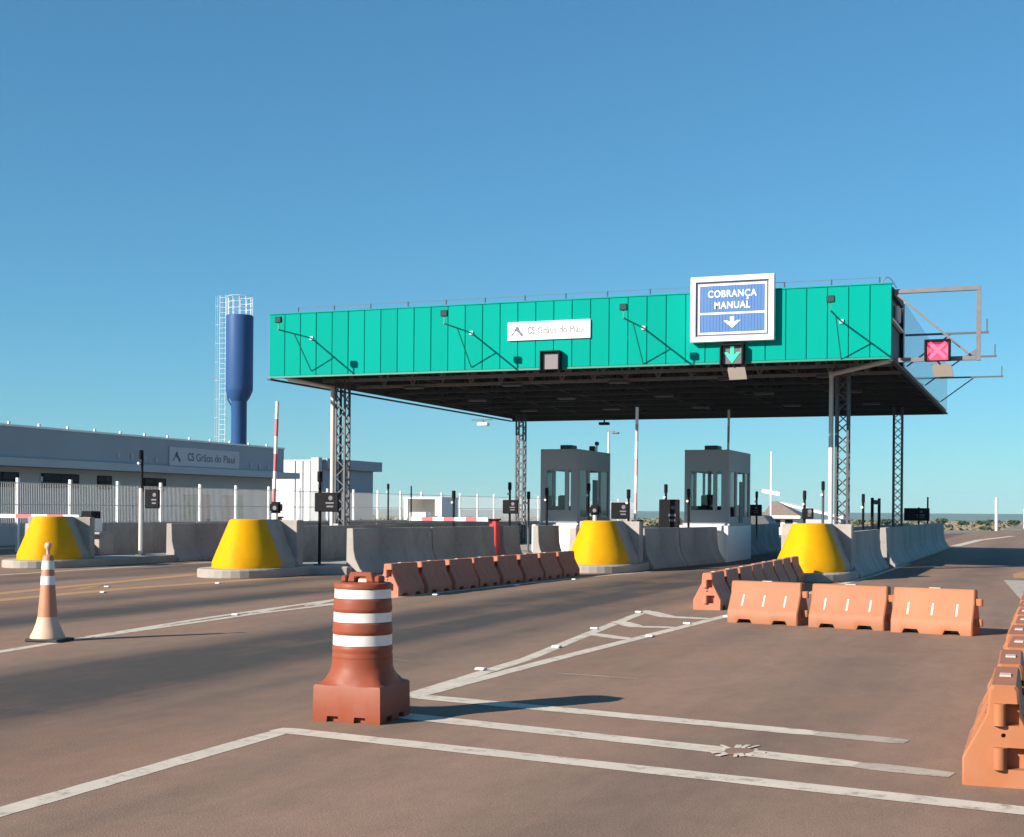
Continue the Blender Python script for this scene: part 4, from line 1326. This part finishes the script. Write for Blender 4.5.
# ------------------------------------------------------------------ office building on the left
OX, OY0, OY1, OZ = -36.0, 22.0, 60.8, 4.46
ob = thing('office_building', 'long low grey office building with name board behind the fence', 'building', (0, 0, 0))
MB().box(OX - 14, OX - 0.6, OY0 + 0.1, OY1 - 0.1, 0, 2.985).build('wall', M['wall_light'], ob)
MB().box(OX - 14.2, OX, OY0, OY1, 3.30, OZ).build('parapet', M['wall_grey'], ob)
MB().box(OX - 14.2, OX + 0.25, OY0, OY1 + 1.2, 2.99, 3.297).build('eave_slab', M['slab_edge'], ob)
MB().box(OX - 0.05, OX + 0.05, OY0, OY1 + 0.02, OZ + 0.002, OZ + 0.08).build('parapet_cap', M['white'], ob)
lt = MB().box(-0.02, 0.04, -0.05, 0.05, 0, 0.10).mesh('cap_lamp', M['white'])
for k in range(12):
    o = link('cap_lamp', lt, ob)
    o.location = (OX, 41.0 + k * 1.65, OZ + 0.082)
# windows: panes in a dark band with slender mullions
def office_window(y0, y1, z0, z1, n, m='glass_dark'):
    f = link('window', MB().box(OX - 0.6, OX - 0.54, y0, y1, z0, z1).mesh('window', M['black']), ob)
    w = (y1 - y0 - 0.06) / n
    for k in range(n):
        for zz0, zz1 in ((z0 + 0.03, (z0 + z1) / 2 - 0.02), ((z0 + z1) / 2 + 0.02, z1 - 0.03)):
            MB().box(OX - 0.535, OX - 0.52, y0 + 0.04 + k * w, y0 + 0.04 + (k + 1) * w - 0.05, zz0, zz1).build('pane', M[m], f)
office_window(38.6, 42.2, 2.22, 2.78, 4)
office_window(43.5, 45.7, 2.22, 2.79, 4)
office_window(46.9, 47.8, 2.22, 2.78, 2)
office_window(50.0, 51.6, 2.22, 2.76, 2)
for y, z in ((42.7, 2.62), (47.4, 3.72), (48.3, 3.70), (49.2, 3.66), (50.0, 3.62), (57.6, 3.65), (58.4, 3.6), (59.2, 3.6)):
    MB().box(OX + 0.002, OX + 0.05, y, y + 0.13, z - 0.18, z + 0.02).build('wall_lamp', M['slab_edge'], ob)
for y0, y1, m in ((53.0, 54.2, 'poster_green'), (54.3, 55.2, 'poster_red'), (56.2, 57.2, 'poster_red'), (57.3, 58.0, 'poster_green')):
    MB().box(OX - 0.598, OX - 0.58, y0, y1, 0.9, 2.1).build('poster', M[m], ob)
nb = name_board('office_name_board', 'pale company name board on the grey office parapet', 5.6, 0.84, M['board'], 0.50, big=False)
nb.location = (OX + 0.004, 53.8, 3.74)
nb.rotation_euler = (0, 0, R(90))

# second building: white front, grey side
b2 = thing('white_building', 'white and grey flat roofed building right of the office', 'building', (0, 0, 0))
BY = 84.0
MB().box(-60.0, -46.95, BY, BY + 8.2, 0, 4.85).build('wall', M['wall_white'], b2)
MB().box(-46.945, -46.8, BY + 0.3, BY + 7.9, 0, 4.2).build('side_wall', M['wall_grey'], b2)
MB().box(-47.1, -46.4, BY + 0.2, BY + 8.6, 4.25, 4.95).build('side_parapet', M['wall_grey'], b2)
for k in range(3):
    MB().box(-48.9 + k * 0.6, -48.8 + k * 0.6, BY - 0.08, BY - 0.005, 0.2, 4.8).build('drain_pipe', M['slab_edge'], b2)
MB().box(-47.3, -46.7, BY - 0.5, BY - 0.01, 0.0, 5.0).build('corner_pier', M['slab_edge'], b2)

# ------------------------------------------------------------------ perimeter fence
pf = thing('perimeter_fence', 'white steel mesh perimeter fence in front of the grey office', 'fence', (-31.4, 0, 0))
FY = [28.4 + 2.6 * k for k in range(32)]
pmesh = MB().box(-0.045, 0.045, -0.045, 0.045, 0, 2.42).mesh('post', M['white'])
wm = MB()
PL = 2.6
nW = 30
for k in range(nW):
    y = 0.06 + (PL - 0.12) * k / (nW - 1)
    wm.box(-0.005, 0.005, y - 0.006, y + 0.006, 0.1, 2.28)
for z in (0.12, 0.85, 1.55, 2.26):
    wm.box(0.007, 0.019, 0.05, PL - 0.05, z - 0.012, z + 0.012)
wmesh = wm.mesh('mesh_panel', M['fence_wire'])
for i, y in enumerate(FY):
    o = link('post', pmesh, pf); o.location = (0, y, 0)
    if i < len(FY) - 1:
        o = link('mesh_panel', wmesh, pf, kind='stuff'); o.location = (0, y, 0)

# ------------------------------------------------------------------ water tower
wt = thing('water_tower', 'blue slender water tower with white ladder and top railing', 'water tower', (-48.95, 77.0, 0))
TS = 0.965
MB().lathe([(0.50, 0), (0.50, 8.35), (0.52, 8.4)], 32).build('shaft', M['tank_blue'], wt, smooth=40)
MB().lathe([(0.52, 8.402), (0.66, 8.6), (0.86, 9.05), (0.88, 9.2), (0.88, 13.85), (0.85, 13.95), (0.3, 14.0)], 36).build('tank', M['tank_blue'], wt, smooth=40)
mb = MB()
nR = 12
for i in range(nR):
    t = 2 * math.pi * i / nR
    x, y = 0.82 * math.cos(t), 0.82 * math.sin(t)
    t2 = 2 * math.pi * (i + 1) / nR
    x2, y2 = 0.82 * math.cos(t2), 0.82 * math.sin(t2)
    mb.tube((x, y, 13.9), (x, y, 15.1), 0.018, 5)
    for z in (14.4, 14.8, 15.18):
        mb.tube((x, y, z), (x2, y2, z), 0.013, 5)
mb.build('railing', M['white'], wt)
# caged ladder on the left
lad = MB()
LX = -1.12
for s in (-0.22, 0.22):
    lad.tube((LX + s, -0.25, 0), (LX + s, -0.25, 15.3), 0.016, 5)
z = 0.3
while z < 15.2:
    lad.tube((LX - 0.22, -0.25, z), (LX + 0.22, -0.25, z), 0.009, 5)
    z += 0.33
lad.build('ladder', M['white'], wt)
cg = MB()
z = 2.5
while z < 15.3:
    pts = [(LX + 0.36 * math.cos(t), -0.25 - 0.1 - 0.5 * abs(math.sin(t)), z) for t in [math.pi + math.pi * i / 6 for i in range(7)]]
    for a, b in zip(pts, pts[1:]):
        cg.tube(a, b, 0.009, 4)
    z += 1.2
for t in (math.pi, math.pi * 1.25, math.pi * 1.5, math.pi * 1.75, math.pi * 2):
    cg.tube((LX + 0.36 * math.cos(t), -0.35 - 0.5 * abs(math.sin(t)), 2.5), (LX + 0.36 * math.cos(t), -0.35 - 0.5 * abs(math.sin(t)), 15.2), 0.008, 4)
cg.build('ladder_cage', M['white'], wt)
pp = MB()
pts = [(-0.98, 0.1, 13.7), (-0.97, 0.1, 9.0), (-0.92, 0.1, 8.55), (-0.62, 0.1, 8.1), (-0.58, 0.1, 7.5), (-0.60, 0.1, 0.0)]
for a, b in zip(pts, pts[1:]):
    pp.tube(a, b, 0.055, 7)
pp.build('riser_pipe', M['tank_blue'], wt, smooth=40)

# ------------------------------------------------------------------ other far things
# white open kiosk in the yard beyond the wall
k_ = thing('white_kiosk', 'white open fronted kiosk beyond the long concrete wall', 'kiosk', (-28.8, 62.0, 0))
mb = MB()
mb.box(-1.05, -0.85, 0, 2.0, 0, 2.0).box(0.65, 1.0, 0, 2.0, 0, 2.0).box(-0.849, 0.649, 1.8, 2.0, 0, 1.999)
mb.build('wall', M['wall_white'], k_)
MB().box(-1.08, 1.03, -0.03, 2.03, 2.002, 2.10).build('roof', M['wall_white'], k_)
MB().box(-0.3, 0.55, -0.9, -0.3, 0.0, 1.35).build('counter', M['white'], k_)

# house with tiled roof beyond the plaza
hs = thing('tiled_house', 'small hut with brown tiled hip roof behind the right booth', 'house', (-16.3, 90.0, 0))
MB().box(-0.85, 1.1, 0.4, 3.0, 0, 1.2).build('wall', M['wall_white'], hs)
rf = MB()
vs = [(-1.15, 0, 1.25), (1.35, 0, 1.25), (1.35, 3.6, 1.25), (-1.15, 3.6, 1.25), (-0.75, 1.6, 2.2), (-0.45, 1.6, 2.22)]
rf.add(vs, [(0, 1, 5, 4), (1, 2, 5), (2, 3, 4, 5), (3, 0, 4), (0, 3, 2, 1)])
rf.build('roof', M['roof_tile'], hs)
MB().box(-1.17, 1.37, -0.07, -0.005, 1.08, 1.26).build('eave_board', M['wall_white'], hs)
for x in (-0.5, 0.3):
    MB().box(x, x + 0.5, 0.37, 0.395, 0.5, 1.0).build('window', M['glass_dark'], hs)
wh = thing('white_shed', 'white roofed shed behind the tiled hut', 'shed', (-15.2, 96.0, 0))
MB().box(-1.6, 2.0, 0, 3, 0, 1.0).build('wall', M['wall_light'], wh)
MB().prism([(-2.2, 2.05), (-2.2, 2.2), (2.2, 1.2), (2.2, 1.05)], 'y', -0.3, 3.3).build('roof', M['wall_white'], wh)
tk = thing('parked_truck', 'dark box truck parked behind the right booth, left of the tiled hut', 'truck', (-14.9, 74.0, 0))
MB().box(-1.5, -0.1, 0, 3.0, 0.5, 1.85).build('cargo_box', M['rubber'], tk, bevel=0.05)
MB().prism([(-0.05, 0.4), (1.0, 0.4), (1.0, 0.95), (0.7, 1.3), (-0.05, 1.35)], 'y', 0, 2.0).build('cab', M['dark_grey'], tk, bevel=0.06)
wmh = MB().tube((0, -0.05, 0), (0, 0.25, 0), 0.42, 16).mesh('wheel', M['rubber'])
for x, y in ((-1.1, 0.0), (0.5, 0.0), (-1.1, 2.3), (0.5, 1.7)):
    o = link('wheel', wmh, tk); o.location = (x, y, 0.42)

# lamp posts / masts far away
def mast(x, y, h, label, two=False):
    r = thing('lamp_post', label, 'lamp post', (x, y, 0))
    MB().tube((0, 0, 0), (0, 0, h), 0.11, 8, 0.06).build('pole', M['pipe_white'], r, smooth=40)
    MB().bar((-0.1, 0, h), (0.35, 0, h - 0.05), 0.12, 0.08).build('lamp_arm', M['steel'], r)
    MB().box(0.22, 0.62, -0.15, 0.15, h - 0.18, h - 0.08).build('lamp_head', M['steel'], r, bevel=0.03)
    return r
mast(-24.2, 78.0, 6.2, 'white lamp post behind the left booth')
m2 = thing('marker_post', 'white marker post in the scrub right of the canopy', 'marker post', (-4.2, 128.0, 0))
MB().tube((0, 0, 0), (0, 0, 2.9), 0.14, 8).build('pole', M['pipe_white'], m2)
m3 = thing('marker_post', 'short white marker post right of the tall white one', 'marker post', (-2.2, 150.0, 0))
MB().tube((0, 0, 0), (0, 0, 2.0), 0.13, 8).build('pole', M['pipe_white'], m3)
m4 = thing('wind_mast', 'thin white mast with vane left of the front right column', 'mast', (-14.6, 78.0, 0))
MB().tube((0, 0, 0), (0, 0, 4.9), 0.05, 6).build('pole', M['white'], m4)
MB().bar((-0.5, 0, 2.7), (0.5, 0, 2.5), 0.1, 0.2).build('vane', M['white'], m4)

# ------------------------------------------------------------------ vegetation
def leaf_cloud(mb, c, rx, ry, rz, n, s, rnd):
    for _ in range(n):
        while True:
            p = Vector((rnd.uniform(-1, 1), rnd.uniform(-1, 1), rnd.uniform(-1, 1)))
            if 0.25 < p.length < 1:
                break
        q = Vector((c[0] + p.x * rx, c[1] + p.y * ry, c[2] + p.z * rz))
        a = Vector((rnd.uniform(-1, 1), rnd.uniform(-1, 1), rnd.uniform(-1, 1))).normalized()
        b = a.orthogonal().normalized()
        sz = s * rnd.uniform(0.6, 1.4)
        mb.add([q - a * sz - b * sz * .6, q + a * sz - b * sz * .4, q + a * sz * .7 + b * sz * .7, q - a * sz * .8 + b * sz * .5], [(0, 1, 2, 3)])
def tree(x, y, h, w, label, m='leaf', group='trees and bushes beyond the plaza', seed=0, flat=False):
    rnd = random.Random(seed)
    t = thing('tree', label, 'tree', (x, y, 0), 0, group)
    tr = MB()
    tr.tube((0, 0, 0), (0.05 * h, 0, h * 0.55), 0.05 * h * 0.6, 7, 0.03 * h * 0.6)
    for k in range(4):
        a = k * 1.7 + rnd.random()
        tr.tube((0.04 * h, 0, h * 0.45), (math.cos(a) * w * 0.4, math.sin(a) * w * 0.4, h * 0.8), 0.02 * h, 5, 0.008 * h)
    tr.build('trunk', M['bark'], t)
    cr = MB()
    for k in range(9):
        a = rnd.uniform(0, 6.28); q = rnd.uniform(0.1, 0.65) * w
        z = h * (rnd.uniform(0.72, 0.9) if flat else rnd.uniform(0.45, 0.85))
        leaf_cloud(cr, (math.cos(a) * q, math.sin(a) * q, z), w * 0.36, w * 0.36, h * (0.10 if flat else 0.2), 55, 0.055 * (w + h * 0.4), rnd)
    cr.build('crown', M[m], t)
    return t
TREES = [(-3.2, 150, 2.6, 1.8), (-6.5, 158, 2.4, 2.0), (-9.0, 165, 2.0, 2.0), (-1.0, 163, 2.8, 1.9), (-12.0, 172, 2.6, 2.4), (2.0, 190, 3.2, 2.6), (-5.0, 120, 1.3, 1.5), (-8.4, 118, 1.2, 1.5), (-16, 150, 2.4, 2.0), (-20, 160, 2.0, 2.2)]
names = ['left of the white marker post', 'third left of the white marker post', 'low at the road bend', 'right of the white marker post', 'far left of the road bend', 'rightmost by the far road', 'low, on the verge before the marker post', 'low, on the verge near the wall end', 'behind the right back column', 'beyond the sensor frame']
for i, (x, y, h, w) in enumerate(TREES):
    tree(x, y, h * 0.34, w * 0.55, 'small green scrub tree ' + names[i], 'leaf' if i % 2 else 'leaf_dark', seed=i)
tree(1.6, 122, 1.9, 1.9, 'dark flat topped tree at the right picture edge', 'leaf_dark', seed=31, flat=True)

# dry grass verge clumps and the far scrub that reads as one mass
rnd = random.Random(11)
def clear(x, y):
    """keep the road, the hut and the plaza free of plants"""
    if x > -30 and y < 108:
        return False
    if -4 < x < 14 and y < 200:
        return False
    if -32 < x < -4 and y < 128:
        return False
    return True
gm = MB()
for _ in range(9000):
    y = rnd.uniform(92, 245)
    x = rnd.uniform(-0.75 * y, 10)
    if math.hypot(x, y) > 247 or not clear(x, y):
        continue
    h = rnd.uniform(0.05, 0.22)
    w = rnd.uniform(0.15, 0.5)
    a = rnd.uniform(0, 3.14)
    dx, dy = math.cos(a) * w, math.sin(a) * w
    gm.add([(x - dx, y - dy, -0.03), (x + dx, y + dy, -0.03), (x + dx * .7, y + dy * .7, h), (x, y, h * 1.4), (x - dx * .5, y - dy * .5, h * .9)], [(0, 1, 2, 3, 4)])
gm.build('dry_grass', M['dry_grass'], kind='stuff')
bm_ = MB()
for k in range(380):
    y = rnd.uniform(120, 245)
    x = rnd.uniform(-0.85 * y, 12)
    if math.hypot(x, y) > 246 or not clear(x, y):
        continue
    w = rnd.uniform(0.3, 0.9)
    leaf_cloud(bm_, (x, y, 0.15), w, w, rnd.uniform(0.1, 0.3), 14, 0.13, rnd)
bm_.build('far_scrub', M['leaf_dark'], kind='stuff')

# ------------------------------------------------------------------ air
hz = MB().box(-3300, 3300, -3300, 3300, -27.5, 40)
hm = bpy.data.materials.new('haze')
hm.use_nodes = True
hn = hm.node_tree
hn.nodes.remove(hn.nodes['Principled BSDF'])
pv = hn.nodes.new('ShaderNodeVolumePrincipled')
pv.inputs['Color'].default_value = (0.55, 0.82, 1.0, 1)
pv.inputs['Density'].default_value = 0.00014
hn.links.new(pv.outputs[0], hn.nodes['Material Output'].inputs['Volume'])
hz.build('haze', hm, kind='stuff')
